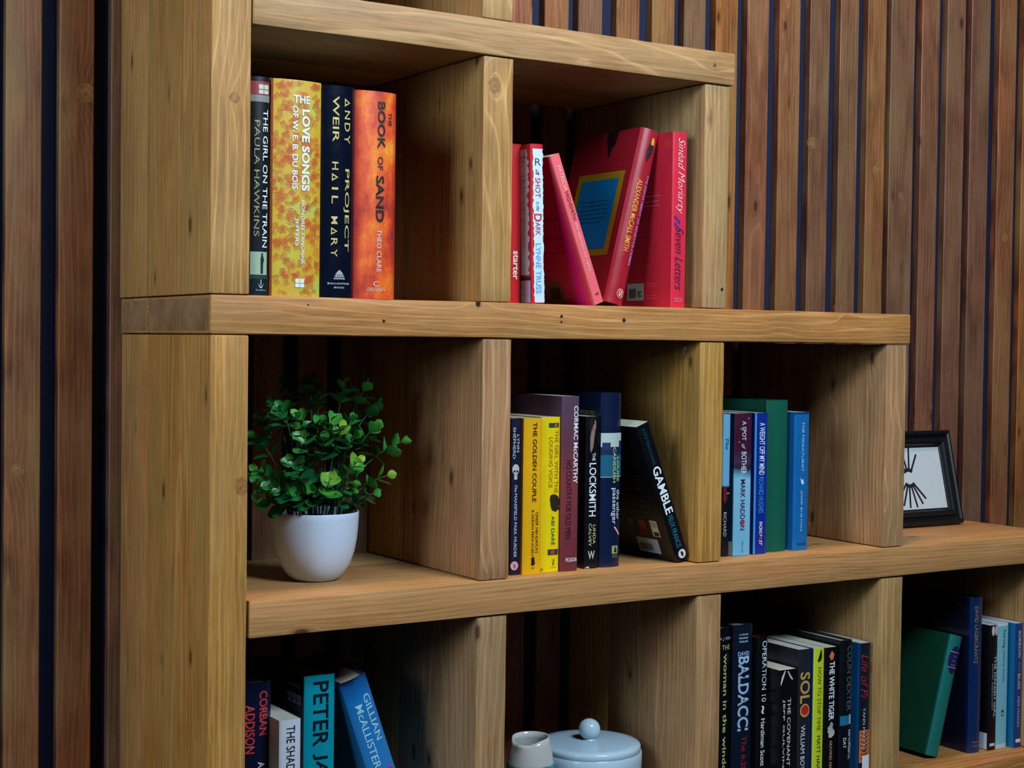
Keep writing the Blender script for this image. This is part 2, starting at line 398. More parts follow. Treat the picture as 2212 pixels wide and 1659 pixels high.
    def poly(s, pts, col, name='printed_emblem', off=.0006):
        bm = bmesh.new(); bm.faces.new([bm.verts.new((a, b, 0)) for a, b in pts])
        bmesh.ops.triangulate(bm, faces=bm.faces[:])
        for _ in range(2):
            L = [e for e in bm.edges if abs(e.verts[0].co.x - e.verts[1].co.x) > .14]
            if L: bmesh.ops.subdivide_edges(bm, edges=L, cuts=1, use_grid_fill=True); bmesh.ops.triangulate(bm, faces=bm.faces[:])
        bm.verts.index_update()
        s.emit(name, [s.sp(v.co.x, v.co.y, off) for v in bm.verts], [tuple(v.index for v in f.verts) for f in bm.faces], col); bm.free()
    def cpoly(s, pts, col, name='printed_picture', off=.0005):
        s.emit(name, [s.lc(a, b, off) for a, b in pts], [tuple(range(len(pts)))], col)
    def disc(s, cx, cz, rx, col, name='printed_emblem', off=.0006, n=20, ry=None, jag=0.):
        rz = (ry if ry else rx * s.w / s.h)
        s.poly([(cx + rx * (1 + jag * random.uniform(-1, 1)) * math.cos(2 * math.pi * i / n), cz + rz * (1 + jag * random.uniform(-1, 1)) * math.sin(2 * math.pi * i / n)) for i in range(n)], col, name, off)
    def ragged(s, x0, x1, z0, z1, col, amp=.05, n=60, name='ragged_panel', side=False, off=.0003):
        vs = []; fs = []
        for i in range(n + 1):
            z = z0 + (z1 - z0) * i / n
            a = x0 + random.uniform(0, amp) * (x1 - x0); b = x1 - random.uniform(0, amp) * (x1 - x0)
            for k in range(5):
                xx = a + (b - a) * k / 4
                vs.append(s.lc(xx, z, off) if side else s.sp(xx, z, off))
        for i in range(n):
            for k in range(4):
                q = i * 5 + k; fs.append((q, q + 5, q + 6, q + 1))
        s.emit(name, vs, fs, col)
    def lines(s, y0, y1, zs, col, hgt=.006, name='blurb_lettering'):
        rr = random.Random(int(s.w * 1e5)); words = 'you would be surprised at how much people say when someone listens to them well and good no more of it is true'.split()
        for z in zs:
            k = rr.randrange(12); s.cu(' '.join(words[k:k + rr.randint(5, 7)]), y0, y1 + rr.uniform(0, .1) * (y0 - y1), z, z + hgt, col, .0, name)

PG = {}
def page_mat(c):
    if c in PG: return PG[c]
    g = G('paper_page_edges'); P = g.obj()
    n = g.noise(g.vm('MULTIPLY', P, (4200, 30, 30)), 1, 2, .7)
    col = g.mix(g.ramp(n, [(.3, V4(0)), (.7, V4(1))]), lin(tuple(int(v * .78) for v in c)), lin(c))
    g.put(g.b.inputs['Base Color'], col); g.b.inputs['Roughness'].default_value = .85
    PG[c] = g.m; return g.m

def cmat(name, stops, mode='flat', rough=.38, spec=.5, h=.2, w=.03, d=.13, nscale=30, namt=0.0, bump=0.0, coat=0.0):
    """printed cover: flat colour, gradient down the height ('z'), into the shelf ('y'), across ('x') or clouds ('n')"""
    g = G(name); P = g.obj(); sp = g.n('ShaderNodeSeparateXYZ', {0: P})
    n = g.noise(P, nscale, 4, .6)
    if mode == 'flat': f = g.mth('MULTIPLY_ADD', g.mth('SUBTRACT', n, .5), namt, 0.0)
    elif mode == 'z': f = g.mth('MULTIPLY_ADD', g.mth('SUBTRACT', n, .5), namt, g.mth('SUBTRACT', 1.0, g.mth('DIVIDE', sp.outputs[2], h)))
    elif mode == 'y': f = g.mth('MULTIPLY_ADD', g.mth('SUBTRACT', n, .5), namt, g.mth('DIVIDE', sp.outputs[1], d))
    elif mode == 'x': f = g.mth('MULTIPLY_ADD', g.mth('SUBTRACT', n, .5), namt, g.mth('DIVIDE', sp.outputs[0], w))
    else: f = g.mth('MULTIPLY_ADD', g.mth('SUBTRACT', n, .5), 1 + namt, .5)
    if mode == 'flat':
        c0 = lin(stops); c = g.mix(g.noise(P, 60, 3), tuple(v * .9 for v in c0[:3]) + (1,), tuple(min(1, v * 1.08) for v in c0[:3]) + (1,))
    else: c = g.ramp(f, [(p, lin(q)) for p, q in stops])
    g.put(g.b.inputs['Base Color'], c)
    sm = g.noise(P, 45, 3)
    g.put(g.b.inputs['Roughness'], g.mth('MULTIPLY_ADD', sm, .2, rough - .1)); g.b.inputs['Specular IOR Level'].default_value = spec
    g.b.inputs['Coat Weight'].default_value = coat; g.b.inputs['Coat Roughness'].default_value = .12
    if bump:
        wv = g.noise(g.vm('MULTIPLY', P, (1500, 1500, 1500)), 1, 1)
        g.put(g.b.inputs['Normal'], g.n('ShaderNodeBump', {'Strength': bump, 'Distance': .0003, 'Height': wv}))
    return g.m

WH = (232, 236, 240)
Z1, Z2, Z3 = .0441, -.3000, -.6482

# ================================================================== upper left cell
GR = 'hardbacks standing in the upper left cell'
b = Book('slim black book with white and faint gold spine lettering, beside the side post', (.0483, .006, Z1), .0235, .2455, .155, cmat('black_photo_jacket', [(0, (14, 20, 30)), (.5, (10, 16, 24)), (.78, (16, 26, 36)), (1, (22, 36, 44))], 'z', .3, h=.2455, coat=.3), 'h', group=GR, bulge=.0025)
b.rect(.02, .98, .022, .083, (142, 34, 52)); b.rect(.40, .92, .036, .078, (206, 200, 184), 'lit_window_print', .0005)
b.rect(.645, .675, .036, .078, (120, 110, 100), 'window_bar_print', .0007); b.rect(.40, .92, .056, .060, (120, 110, 100), 'window_bar_print', .0007)
b.rect(.02, .98, .084, .115, (128, 130, 126)); b.t('THE GIRL ON THE TRAIN', .77, .15, .78, .26, WH, .004)
b.t('PAULA HAWKINS', .34, .20, .73, .27, (150, 146, 104), .0, name='author_lettering')
b.rect(.06, .9, .80, .905, (158, 184, 158)); b.rect(.02, .98, .905, .925, (30, 54, 44))
b.poly([(.56, .83), (.60, .815), (.64, .812), (.68, .818), (.74, .835), (.72, .85), (.70, .845), (.69, .87), (.68, .90), (.63, .90), (.63, .87), (.60, .90), (.57, .90), (.60, .86), (.585, .845)], (14, 22, 20), 'figure_print')
b.disc(.64, .811, .05, (14, 22, 20), 'figure_print'); b.rect(.57, .60, .928, .955, WH, 'anchor_print', .0006)
b.poly([(.45, .942), (.50, .955), (.585, .962), (.67, .955), (.72, .942), (.68, .958), (.585, .968), (.49, .958)], WH, 'anchor_print'); b.u('Doubleday', .33, .85, .972, .98, (190, 196, 196), 0)

# the yellow book with the hatch pattern
def love_mat():
    g = G('mustard_hatched_jacket'); P = g.obj(); sp = g.n('ShaderNodeSeparateXYZ', {0: P})
    n = g.noise(P, 26, 1); c = g.ramp(n, [(.2, lin((214, 160, 44))), (.5, lin((206, 170, 44))), (.62, lin((198, 186, 62))), (.8, lin((168, 196, 92)))])
    g.put(g.b.inputs['Base Color'], c); g.b.inputs['Roughness'].default_value = .45; return g.m
b = Book('thick mustard yellow hardback covered in coral hatch marks with white lettering', (.0738, .004, Z1), .0625, .2458, .16, love_mat(), 'h', group=GR, bulge=.0050)
vs = []; fs = []
rr = random.Random(3)
for i in range(300):
    cx, cz = rr.uniform(.02, .97), rr.uniform(.005, .995); a = rr.uniform(0, math.pi); n = rr.randint(4, 6); L = rr.uniform(.003, .0052); gp = .00155
    for k in range(n):
        ox = (k - n / 2) * gp; dx, dz = math.cos(a), math.sin(a); hw = .00026; l2 = L * rr.uniform(.6, 1)
        q = []
        for sx, sw in ((-l2, -hw), (l2, -hw * .4), (l2, hw * .4), (-l2, hw)):
            px = cx * b.w + dx * sx - dz * (ox + sw); pz = cz * b.h + dz * sx + dx * (ox + sw); q.append((px / b.w, pz / b.h))
        if all(.005 < p[0] < .995 and .002 < p[1] < .998 for p in q):
            f0 = len(vs); vs += [b.sp(p[0], p[1], .00045 + .00002 * (i % 5)) for p in q]; fs.append((f0, f0 + 1, f0 + 2, f0 + 3))
b.emit('hatch_print', vs, fs, (226, 88, 48))['kind'] = 'stuff'
b.rect(.0, .035, .0, 1, (140, 40, 24), 'jacket_edge_print')
b.u('THE', .41, .74, .07, .107, WH, .02, off=.0008)
b.t('LOVE SONGS', .66, .133, .51, .165, WH, .035, off=.0008); b.t('OF W. E. B. DU BOIS', .445, .12, .505, .11, WH, .02, off=.0008)
b.t('HONORÉE FANONNE', .62, .555, .85, .085, WH, .015, name='author_lettering', off=.0008); b.t('JEFFERS', .485, .638, .767, .08, WH, .015, name='author_lettering', off=.0008)
b.rect(.47, .65, .918, .958, WH, 'printed_emblem', .0007); b.rect(.555, .565, .918, .958, (190, 160, 80), 'emblem_line', .0009); b.rect(.47, .65, .936, .939, (190, 160, 80), 'emblem_line', .0009)

b = Book('glossy dark navy hardback with two columns of gold spaced capitals', (.1388, .006, Z1), .0405, .2450, .155, cmat('glossy_navy_jacket', (9, 17, 34), 'flat', .16, .6, coat=.7), 'h', group=GR, bulge=.0045)
GOLD = (206, 186, 110)
for s_, c_, a_, z_ in (('ΔNDY', .74, .057, .27), ('PROJECT', .73, .39, .78), ('WEIR', .37, .05, .266), ('HΔIL', .36, .36, .557), ('MΔRY', .35, .617, .807)):
    b.t(s_, c_, a_, z_, .19, GOLD, .006, name='title_lettering')
b.poly([(.36, .905), (.38, .893), (.44, .89), (.44, .88), (.52, .868), (.60, .88), (.60, .89), (.66, .893), (.68, .905)], (170, 174, 176), 'temple_print'); b.rect(.34, .70, .908, .913, (170, 174, 176), 'temple_print', .0006)
for k in range(5): b.rect(.385 + k * .06, .40 + k * .06, .888, .905, (20, 30, 46), 'temple_column_print', .0008)
b.u('BALLANTINE', .17, .85, .929, .937, (200, 204, 206), .01); b.u('BOOKS', .36, .68, .948, .956, (200, 204, 206), .01)

def sand_mat():
    g = G('orange_nebula_jacket'); P = g.obj(); sp = g.n('ShaderNodeSeparateXYZ', {0: P})
    n = g.noise(g.vm('MULTIPLY', P, (26, 26, 15)), 1, 4, .6); n2 = g.noise(g.vm('MULTIPLY', P, (300, 300, 300)), 1, 3)
    c = g.ramp(g.mth('ADD', n, g.mth('MULTIPLY', g.mth('SUBTRACT', n2, .5), .12)), [(.3, lin((112, 40, 56))), (.42, lin((196, 62, 34))), (.52, lin((232, 90, 36))), (.62, lin((240, 128, 36))), (.72, lin((246, 172, 52)))])
    ed = g.mth('ABSOLUTE', g.mth('SUBTRACT', g.mth('DIVIDE', sp.outputs[0], .0545), .52))
    c = g.mix(g.ramp(ed, [(.36, V4(0)), (.5, V4(.8))]), c, lin((142, 24, 34)))
    g.put(g.b.inputs['Base Color'], c); g.b.inputs['Roughness'].default_value = .4; return g.m
b = Book('orange and red mottled hardback with black capitals, last on the right of its row', (.1800, .006, Z1), .0550, .2432, .16, sand_mat(), 'h', group=GR, lean=0, bulge=.0050)
BK = (22, 14, 14)
b.t('BOOK', .60, .048, .277, .19, BK, .03); b.t('THE', .82, .096, .162, .09, BK, .01); b.t('OF', .58, .314, .378, .13, BK, .01); b.t('SAND', .58, .405, .63, .2, BK, .03)
b.t('THEO CLARE', .57, .665, .87, .11, (236, 214, 200), .0, name='author_lettering'); b.u('C', .44, .58, .915, .94, (236, 214, 200), -.01); b.rect(.32, .72, .948, .9495, (236, 214, 200), 'imprint_rule', .0005); b.u('CENTURY', .30, .74, .954, .963, (236, 214, 200), 0)

# ================================================================== upper right cell
GR = 'red and pink books in the upper right cell'
b = Book('plain red paperback half hidden behind the divider, leftmost of the red books', (.4062, .030, Z1), .0190, .2005, .13, cmat('red_cover', (196, 30, 36), rough=.35), group=GR)
b.t('starter', .60, .67, .85, .42, (244, 220, 205), .02)
b = Book('red paperback with ragged pale blue spine panel and blue author lettering', (.4284, .006, Z1), .0186, .1992, .13, cmat('scarlet_cover', (206, 34, 42), rough=.35), lean=1.7, group=GR)
PB = (206, 228, 246)
b.ragged(.10, 1.0, .03, .995, PB, .12); b.ragged(.004, .12, .03, .82, (196, 204, 226), .05, side=True)
b.cu('said', .06, .012, .07, .085, (90, 90, 100)); b.lines(.11, .010, [.1, .19, .215, .24, .265, .29, .36, .40, .47], (90, 92, 110), .012)
b.crect(.004, .124, .83, .852, (26, 20, 26)); b.crect(.004, .124, .856, .995, (176, 178, 222))
b.lines(.1, .012, [.89, .905, .94], (96, 96, 130), .007)
b.u('R', .32, .78, .09, .135, (30, 34, 50), -.005); b.t('a', .5, .16, .195, .28, (40, 40, 50), 0, .4); b.t('SHOT', .52, .212, .336, .42, (186, 30, 44), .01)
b.t('in the', .52, .36, .42, .30, (40, 40, 50), 0, .4); b.t('D', .50, .437, .487, .62, (186, 30, 44), .02); b.t('ARK', .50, .49, .573, .40, (186, 30, 44), .01)
b.t('LYNNE TRUSS', .5, .623, .938, .42, (76, 164, 222), .015, name='author_lettering')

b = Book('thin salmon pink paperback leaning left, with magenta back cover', (.5243, .006, Z1), .0150, .1990, .13,
         cmat('magenta_to_red_cover', [(0, (244, 104, 112)), (.03, (244, 92, 98)), (.07, (230, 50, 90)), (.16, (236, 0, 128)), (.6, (210, 0, 108)), (1, (120, 0, 20))], 'y', .4, d=.13), lean=21.3, group=GR)
b.t('PATRICIA', .55, .075, .24, .36, (248, 196, 190), .0, name='author_lettering'); b.t('HIGHSMITH', .55, .245, .435, .36, (74, 14, 20), .0, name='author_lettering')
b.t('the talented mr ripley', .52, .455, .785, .38, (252, 190, 184), .0); b.t('v', .5, .925, .945, .4, (90, 20, 20), .02, name='imprint_lettering')
b.lines(.066, .018, [.17, .20, .225, .28, .305, .33], (226, 120, 160), .014); b.lines(.09, .02, [.40, .415, .52, .535, .63], (70, 0, 30), .008); b.lines(.05, .012, [.93, .955, .965], (214, 90, 140), .005)
b.crect(.062, .10, .83, .985, (126, 96, 84)); b.crect(.068, .092, .87, .95, (60, 34, 36), 'barcode_print', .0005)

b = Book('large crimson hardback leaning right with a blue and mustard panel on its cover', (.5998, .045, Z1), .0310, .2420, .155,
         cmat('crimson_jacket', (168, 28, 44), rough=.35, coat=.15), 'h', lean=-14.0, group=GR, bulge=.0058)
b.crect(.020, .128, .245, .735, (176, 134, 18)); b.crect(.031, .117, .285, .695, (0, 126, 186), 'blue_panel', .0005)
for k, (tx, z_) in enumerate((("You'd be surprised, Dr Svensson,", .405), ('at how odd people can be. Yes,', .43), ("even in your profession - where", .455), ("you hear all sorts of dark secrets", .48), ("of your patients, day in, day out.", .505), ("Even then, You'd be surprised.", .53))):
    b.cu(tx, .106, .042 + (.012 if k == 5 else 0), z_, z_ + .016, (16, 44, 74), 0, off=.0007)
b.cpoly([(.054, .0), (.078, .0), (.078, .06), (.073, .085), (.070, .13), (.0675, .16), (.065, .15), (.063, .10), (.058, .09)], (30, 10, 28), 'tail_print')
b.poly([(.50, .075), (.60, .062), (.70, .07), (.74, .095), (.72, .13), (.66, .15), (.60, .165), (.52, .185), (.49, .18), (.48, .15), (.42, .145), (.44, .11)], (34, 30, 36), 'toucan_print', .0009)
b.poly([(.56, .045), (.64, .042), (.72, .055), (.74, .085), (.66, .08), (.58, .088), (.54, .075)], (240, 172, 50), 'toucan_beak_print', .0011)
b.t('ALEXANDER McCALL SMITH', .43, .29, .70, .26, (244, 168, 62), .01, name='author_lettering'); b.t('THE DEPARTMENT OF SENSITIVE CRIMES', .80, .25, .77, .15, (186, 160, 226), .01, off=.0007)
b.disc(.66, .935, .21, (236, 176, 176), off=.0006); b.disc(.66, .935, .18, (168, 28, 44), off=.0008); b.t('S', .66, .915, .955, .22, (240, 190, 186), .03, off=.001, name='imprint_lettering')

b = Book('coral red large paperback with handwritten white and navy spine lettering, by the end divider', (.6560, .016, Z1), .0240, .2350, .153, cmat('coral_red_cover', (218, 44, 66), rough=.35), group=GR)
b.t('Sinéad Moriarty', .52, .035, .465, .62, (250, 214, 214), -.012, .45, name='author_lettering')
for k in range(6): b.disc(.22 + .13 * (k % 3), .485 + .013 * k, .09, (54, 40, 150), 'blot_print', n=7, jag=.3)
b.t('Seven Letters', .52, .54, .90, .56, (52, 18, 62), -.006, .45); b.u('PENGUIN', .22, .75, .943, .951, (244, 150, 160), 0); b.u('IRELAND', .22, .75, .957, .965, (244, 150, 160), 0)
b.crect(.060, .098, .855, .955, (196, 206, 222), 'barcode_box'); [b.crect(.078 + k * .0016, .0789 + k * .0016, .885, .94, (30, 34, 54), 'barcode_print', .0005) for k in range(10)]; b.cu('FSC', .074, .064, .90, .935, (50, 60, 90), .02)
b.lines(.056, .03, [.855, .87, .925, .94], (246, 150, 160), .006); b.lines(.12, .02, [.35, .38, .405], (246, 170, 176), .010); b.lines(.12, .05, [.54, .57, .66, .70, .76], (230, 110, 120), .006)

# ================================================================== middle row, second cell
GR = 'books in the second cell of the middle row'
b = Book('narrow navy paperback with a white skull on the spine, against the divider', (.4138, .027, Z2), .0143, .1990, .128, cmat('navy_cover', (22, 24, 54), rough=.4), group=GR)
b.t('LYNN', .64, .105, .215, .26, WH, -.004, name='author_lettering'); b.t('SHEPHERD', .25, .058, .257, .26, WH, -.004, name='author_lettering')
b.disc(.42, .325, .36, (206, 204, 206), 'skull_print', ry=.033); b.rect(.26, .58, .34, .39, (206, 204, 206), 'skull_jaw_print', .0006)
for xx in (.28, .56): b.disc(xx, .337, .10, (24, 24, 44), 'skull_eye_print', .0009)
b.disc(.42, .36, .045, (24, 24, 44), 'skull_nose_print', .0009)
b.t('The', .45, .425, .47, .26, WH, 0, .4); b.t('MANSFIELD PARK MURDER', .45, .48, .887, .30, (214, 218, 232), 0)
b.disc(.40, .94, .40, (226, 170, 186)); b.u('h', .32, .50, .925, .955, (60, 20, 50), .01, name='imprint_lettering', off=.0009)

b = Book('amber yellow paperback with dark spine lettering, between the navy and the lemon ones', (.4288, .022, Z2), .0280, .1990, .128, cmat('amber_cover', (242, 178, 12), rough=.4), group=GR)
DK = (44, 30, 26)
b.t('THE GOLDEN COUPLE', .58, .027, .535, .22, DK, .012); b.t('GREER HENDRICKS', .74, .60, .865, .14, DK, 0, name='author_lettering'); b.t('& SARAH PEKKANEN', .52, .585, .88, .13, DK, 0, name='author_lettering')
for k in range(3): b.disc(.55, .905 + .013 * k, .10, DK, 'printed_emblem', n=8, jag=.3)
b.t('PAN', .55, .955, .965, .2, DK, 0, name='imprint_lettering')

b = Book('bright lemon yellow paperback with orange and green lettering and a dark head in profile', (.4592, .028, Z2), .0292, .1998, .128, cmat('lemon_cover', (248, 214, 8), rough=.4), group=GR)
b.rect(.38, .92, .038, .068, (40, 74, 66), 'patterned_patch'); b.rect(.68, .82, .045, .064, (206, 92, 40), 'patterned_patch', .0005)
b.t('THE GIRL WITH THE', .80, .085, .49, .19, (196, 124, 22), .008); b.t('LOUDING VOICE', .50, .13, .455, .19, (196, 124, 22), .008)
b.poly([(.50, .505), (.62, .497), (.78, .50), (.93, .515), (.98, .545), (.95, .575), (.97, .60), (.85, .60), (.82, .612), (.60, .60), (.62, .59), (.52, .575), (.50, .55), (.47, .53)], (46, 32, 26), 'head_print')
b.t('ABI DARÉ', .68, .637, .826, .22, (14, 112, 66), .01, name='author_lettering'); b.rect(.40, .95, .853, .89, (48, 62, 60), 'patterned_patch'); b.rect(.55, .75, .86, .885, (196, 60, 50), 'patterned_patch', .0005)
b.t('S', .70, .915, .96, .10, (60, 60, 20), 0, name='imprint_lettering'); b.u('SCEPTRE', .52, .85, .968, .974, (120, 104, 20), 0); b.disc(.08, .98, .07, (206, 120, 20), 'stain_print', jag=.3)

b = Book('tall maroon paperback with white author name over dark title', (.4895, .026, Z2), .0270, .2265, .15, cmat('maroon_cover', [(0, (92, 68, 86)), (.28, (104, 56, 70)), (.5, (132, 60, 66)), (1, (112, 46, 54))], 'z', .35, h=.2265), group=GR)
b.t('CORMAC McCARTHY', .80, .056, .50, .26, WH, .02, name='author_lettering'); b.t('NO COUNTRY FOR OLD MEN', .42, .366, .815, .31, (62, 14, 26), .0); b.u('PICADOR', .30, .95, .925, .948, (234, 214, 216), .02)

b = Book('black paperback with a pale face above tall white capitals', (.5320, .032, Z2), .0220, .1995, .128, cmat('black_cover', (12, 15, 22), rough=.3), group=GR)
b.poly([(.30, .02), (.45, .012), (.62, .02), (.70, .045), (.68, .075), (.62, .10), (.52, .12), (.55, .16), (.50, .20), (.36, .24), (.28, .22), (.32, .17), (.38, .13), (.30, .09), (.27, .05)], (150, 116, 100), 'portrait_print')
b.poly([(.18, .03), (.28, .008), (.50, .004), (.70, .015), (.74, .04), (.60, .022), (.42, .022), (.34, .05), (.34, .10), (.26, .14), (.20, .09)], (24, 16, 16), 'portrait_hair_print', .0008)
b.poly([(.36, .045), (.44, .043), (.44, .05), (.36, .052)], (40, 24, 22), 'portrait_eye_print', .0008); b.poly([(.52, .043), (.60, .045), (.60, .052), (.52, .05)], (40, 24, 22), 'portrait_eye_print', .0008); b.poly([(.42, .085), (.54, .085), (.48, .094)], (110, 50, 50), 'portrait_mouth_print', .0008)
b.t('THE', .56, .24, .292, .22, WH, .01); b.t('LOCKSMITH', .50, .307, .658, .50, WH, .01); b.t('LINDA', .66, .715, .84, .20, (222, 214, 150), 0, name='author_lettering'); b.t('CALVEY', .36, .705, .855, .20, (222, 214, 150), 0, name='author_lettering')
b.u('W', .22, .72, .885, .94, (196, 190, 170), .02, name='imprint_lettering')
b.poly([(0, .995), (.25, .985), (.35, .998), (.0, .998)], (196, 190, 180), 'worn_corner')

b = Book('tall navy hardback with a sky and water picture band across its spine', (.5572, .031, Z2), .0330, .2300, .153, cmat('navy_jacket', (12, 26, 58), rough=.32, coat=.2), 'h', group=GR, bulge=.0040)
b.rect(.0, 1, .23, .355, (188, 200, 196)); b.rect(.0, 1, .31, .355, (22, 40, 78), 'skyline_print', .0005); b.rect(0, 1, .355, .483, (22, 92, 122), 'water_print')
b.rect(.06, .40, .285, .33, (30, 50, 90), 'skyline_print', .0006); b.rect(.86, 1, .275, .34, (24, 44, 84), 'skyline_print', .0006); b.rect(0, 1, .481, .485, (150, 182, 196), 'shore_line', .0006)
YL = (206, 212, 120)
b.t('CANDLISH', .60, .3125, .515, .14, YL, .008, name='author_lettering', off=.0008); b.t('LOUISE', .80, .37, .51, .13, YL, .008, name='author_lettering', off=.0008)
b.t('the other', .83, .557, .73, .19, WH, .0, off=.0008); b.t('passenger', .56, .547, .756, .22, WH, .0, off=.0008)
b.poly([(.60, .77), (.70, .77), (.93, .81), (.93, .822), (.86, .815)], (236, 170, 180), 'streak_print'); b.rect(.53, .85, .88, .925, (150, 170, 110), 'printed_emblem', .0005); b.poly([(.62, .915), (.68, .90), (.66, .892), (.72, .885), (.78, .90), (.72, .905), (.78, .92)], (14, 24, 50), 'emblem_figure', .0007)
b.u('SIMON &', .55, .83, .93, .937, (150, 170, 110), 0); b.u('SCHUSTER', .55, .83, .941, .948, (150, 170, 110), 0)
b.cu("WISH YOU'D", .085, .018, .105, .126, (190, 196, 120), .0)

b = Book('black paperback leaning left against the divider with tall white and teal lettering', (.6755, .018, Z2), .0225, .1985, .13, cmat('black_matte_cover', (9, 12, 17), rough=.3), lean=21.5, group=GR, pages=(214, 212, 190))
TL = (22, 112, 130)
b.t('A DICK FRANCIS NOVEL', .45, .03, .30, .22, (14, 74, 88), 0, name='small_lettering'); b.t('GAMBLE', .50, .31, .655, .58, WH, .02); b.t('FELIX FRANCIS', .45, .67, .905, .36, TL, .01, name='author_lettering')
b.disc(.50, .955, .28, (214, 214, 214)); b.poly([(.42, .94), (.52, .935), (.60, .955), (.52, .975), (.42, .965)], (20, 20, 24), 'penguin_print', .0009)
GY = (120, 122, 124)
b.lines(.1, .03, [.13, .16, .19, .25, .28, .36, .39, .42, .46, .55, .59, .64], GY, .009)
for k, c_ in enumerate(((52, 40, 44), (120, 20, 24), (186, 178, 132))):
    y0 = .088 - k * .026; b.crect(y0 - .016, y0, .70, .82, c_, 'cover_thumbnail', .0004)
    b.cu('FELIX', y0 - .002, y0 - .014, .71, .73, (30, 26, 20) if k == 2 else (160, 150, 146)); b.cu('FRANCIS', y0 - .002, y0 - .014, .735, .75, (30, 26, 20) if k == 2 else (160, 150, 146)); b.crect(y0 - .014, y0 - .003, .785, .815, (40, 20, 20), 'thumbnail_print', .0006)
b.crect(.030, .078, .845, .955, (150, 158, 166), 'barcode_box')
for k in range(16): b.crect(.046 + k * .0018, .0469 + k * .0018, .885, .935, (30, 32, 38), 'barcode_print', .0006)

# ================================================================== middle row, third cell
GR = 'blue and green books in the third cell of the middle row'
b = Book('book with light blue top and black foot, mostly hidden behind the divider', (.7712, .040, Z2), .0130, .1990, .128, cmat('sky_and_black_cover', [(0, (112, 180, 216)), (.50, (112, 180, 216)), (.515, (10, 14, 22)), (1, (10, 16, 28))], 'z', .4, h=.199), group=GR)
b.t('RICHARD', .36, .69, .86, .4, (190, 196, 190), 0, name='author_lettering'); b.rect(.3, .95, .555, .56, (220, 220, 230), 'white_streak_print'); b.poly([(.1, .50), (.5, .52), (.6, .60), (.3, .63), (.1, .6)], (120, 20, 34), 'red_print'); b.t('The', .5, .17, .25, .4, (30, 80, 110), 0, .4)
b = Book('paperback with dark maroon sky over pale blue, white and plum lettering', (.7880, .035, Z2), .0310, .1998, .128,
         cmat('maroon_sky_cover', [(0, (72, 20, 46)), (.26, (66, 22, 48)), (.33, (70, 50, 80)), (.38, (52, 26, 50)), (.42, (84, 140, 168)), (.46, (140, 200, 228)), (1, (112, 186, 222))], 'z', .4, h=.1998, namt=.12), group=GR)
b.crect(.003, .124, .0, .42, (12, 40, 84), 'night_sky_print'); b.crect(.003, .124, .42, .90, (6, 62, 110), 'blue_panel'); b.crect(.003, .124, .90, .995, (176, 204, 226), 'barcode_box')
b.t('A SPOT', .52, .054, .19, .24, WH, .005); b.t('of', .50, .215, .25, .24, WH, 0, .4); b.t('BOTHER', .53, .27, .427, .30, WH, .005); b.t('MARK HADDON', .50, .464, .82, .27, (58, 24, 66), .005, name='author_lettering'); b.disc(.50, .768, .10, (216, 40, 60), 'red_dot_print', .0009)
b.t('VINTAGE', .52, .896, .978, .10, (80, 140, 176), 0, name='imprint_lettering')
for sx, sz in ((.78, .035), (.32, .11), (.24, .2)): b.disc(sx, sz, .03, (220, 200, 220), 'star_print')
b = Book('royal blue paperback with condensed white title and light blue author name', (.8260, .037, Z2), .0243, .2000, .128, cmat('royal_blue_cover', (10, 44, 148), rough=.38), group=GR)
b.rect(0, .14, 0, 1, (70, 150, 206), 'light_blue_edge'); b.t('A WEIGHT OFF MY MIND', .56, .07, .44, .42, (222, 232, 246), .012); b.t('RICHARD HUGHES', .54, .455, .71, .38, (66, 146, 214), .008, name='author_lettering'); b.t('RACING P', .55, .77, .875, .24, WH, .02, .3, name='imprint_lettering'); b.disc(.55, .887, .10, (214, 40, 120), 'red_dot_print'); b.t('ST', .55, .90, .94, .24, WH, .02, .3, name='imprint_lettering')
b = Book('plain worn green cloth hardback, taller than its blue neighbours', (.8568, .045, Z2), .0412, .2172, .15, cmat('green_cloth', (12, 92, 72), rough=.75, spec=.2, bump=.4), 'h', group=GR, bulge=.0035)
b = Book('mid blue paperback with small pale serif capitals, rightmost in its cell', (.9042, .040, Z2), .0285, .1998, .128, cmat('azure_cover', (14, 104, 172), rough=.4), group=GR)
PL = (186, 222, 246)
b.t('THE MINIATURIST', .55, .07, .43, .16, PL, -.002); b.poly([(.40, .47), (.50, .49), (.62, .485), (.56, .50), (.66, .52), (.52, .525), (.46, .51), (.44, .495)], PL, 'bird_print'); b.t('JESSIE BURTON', .50, .565, .86, .15, PL, -.002, name='author_lettering'); b.u('PICADOR', .30, .85, .945, .965, (8, 52, 110), .01, name='imprint_lettering')
b.rect(0, 1, 0, .014, (8, 56, 112), 'dark_top_band')

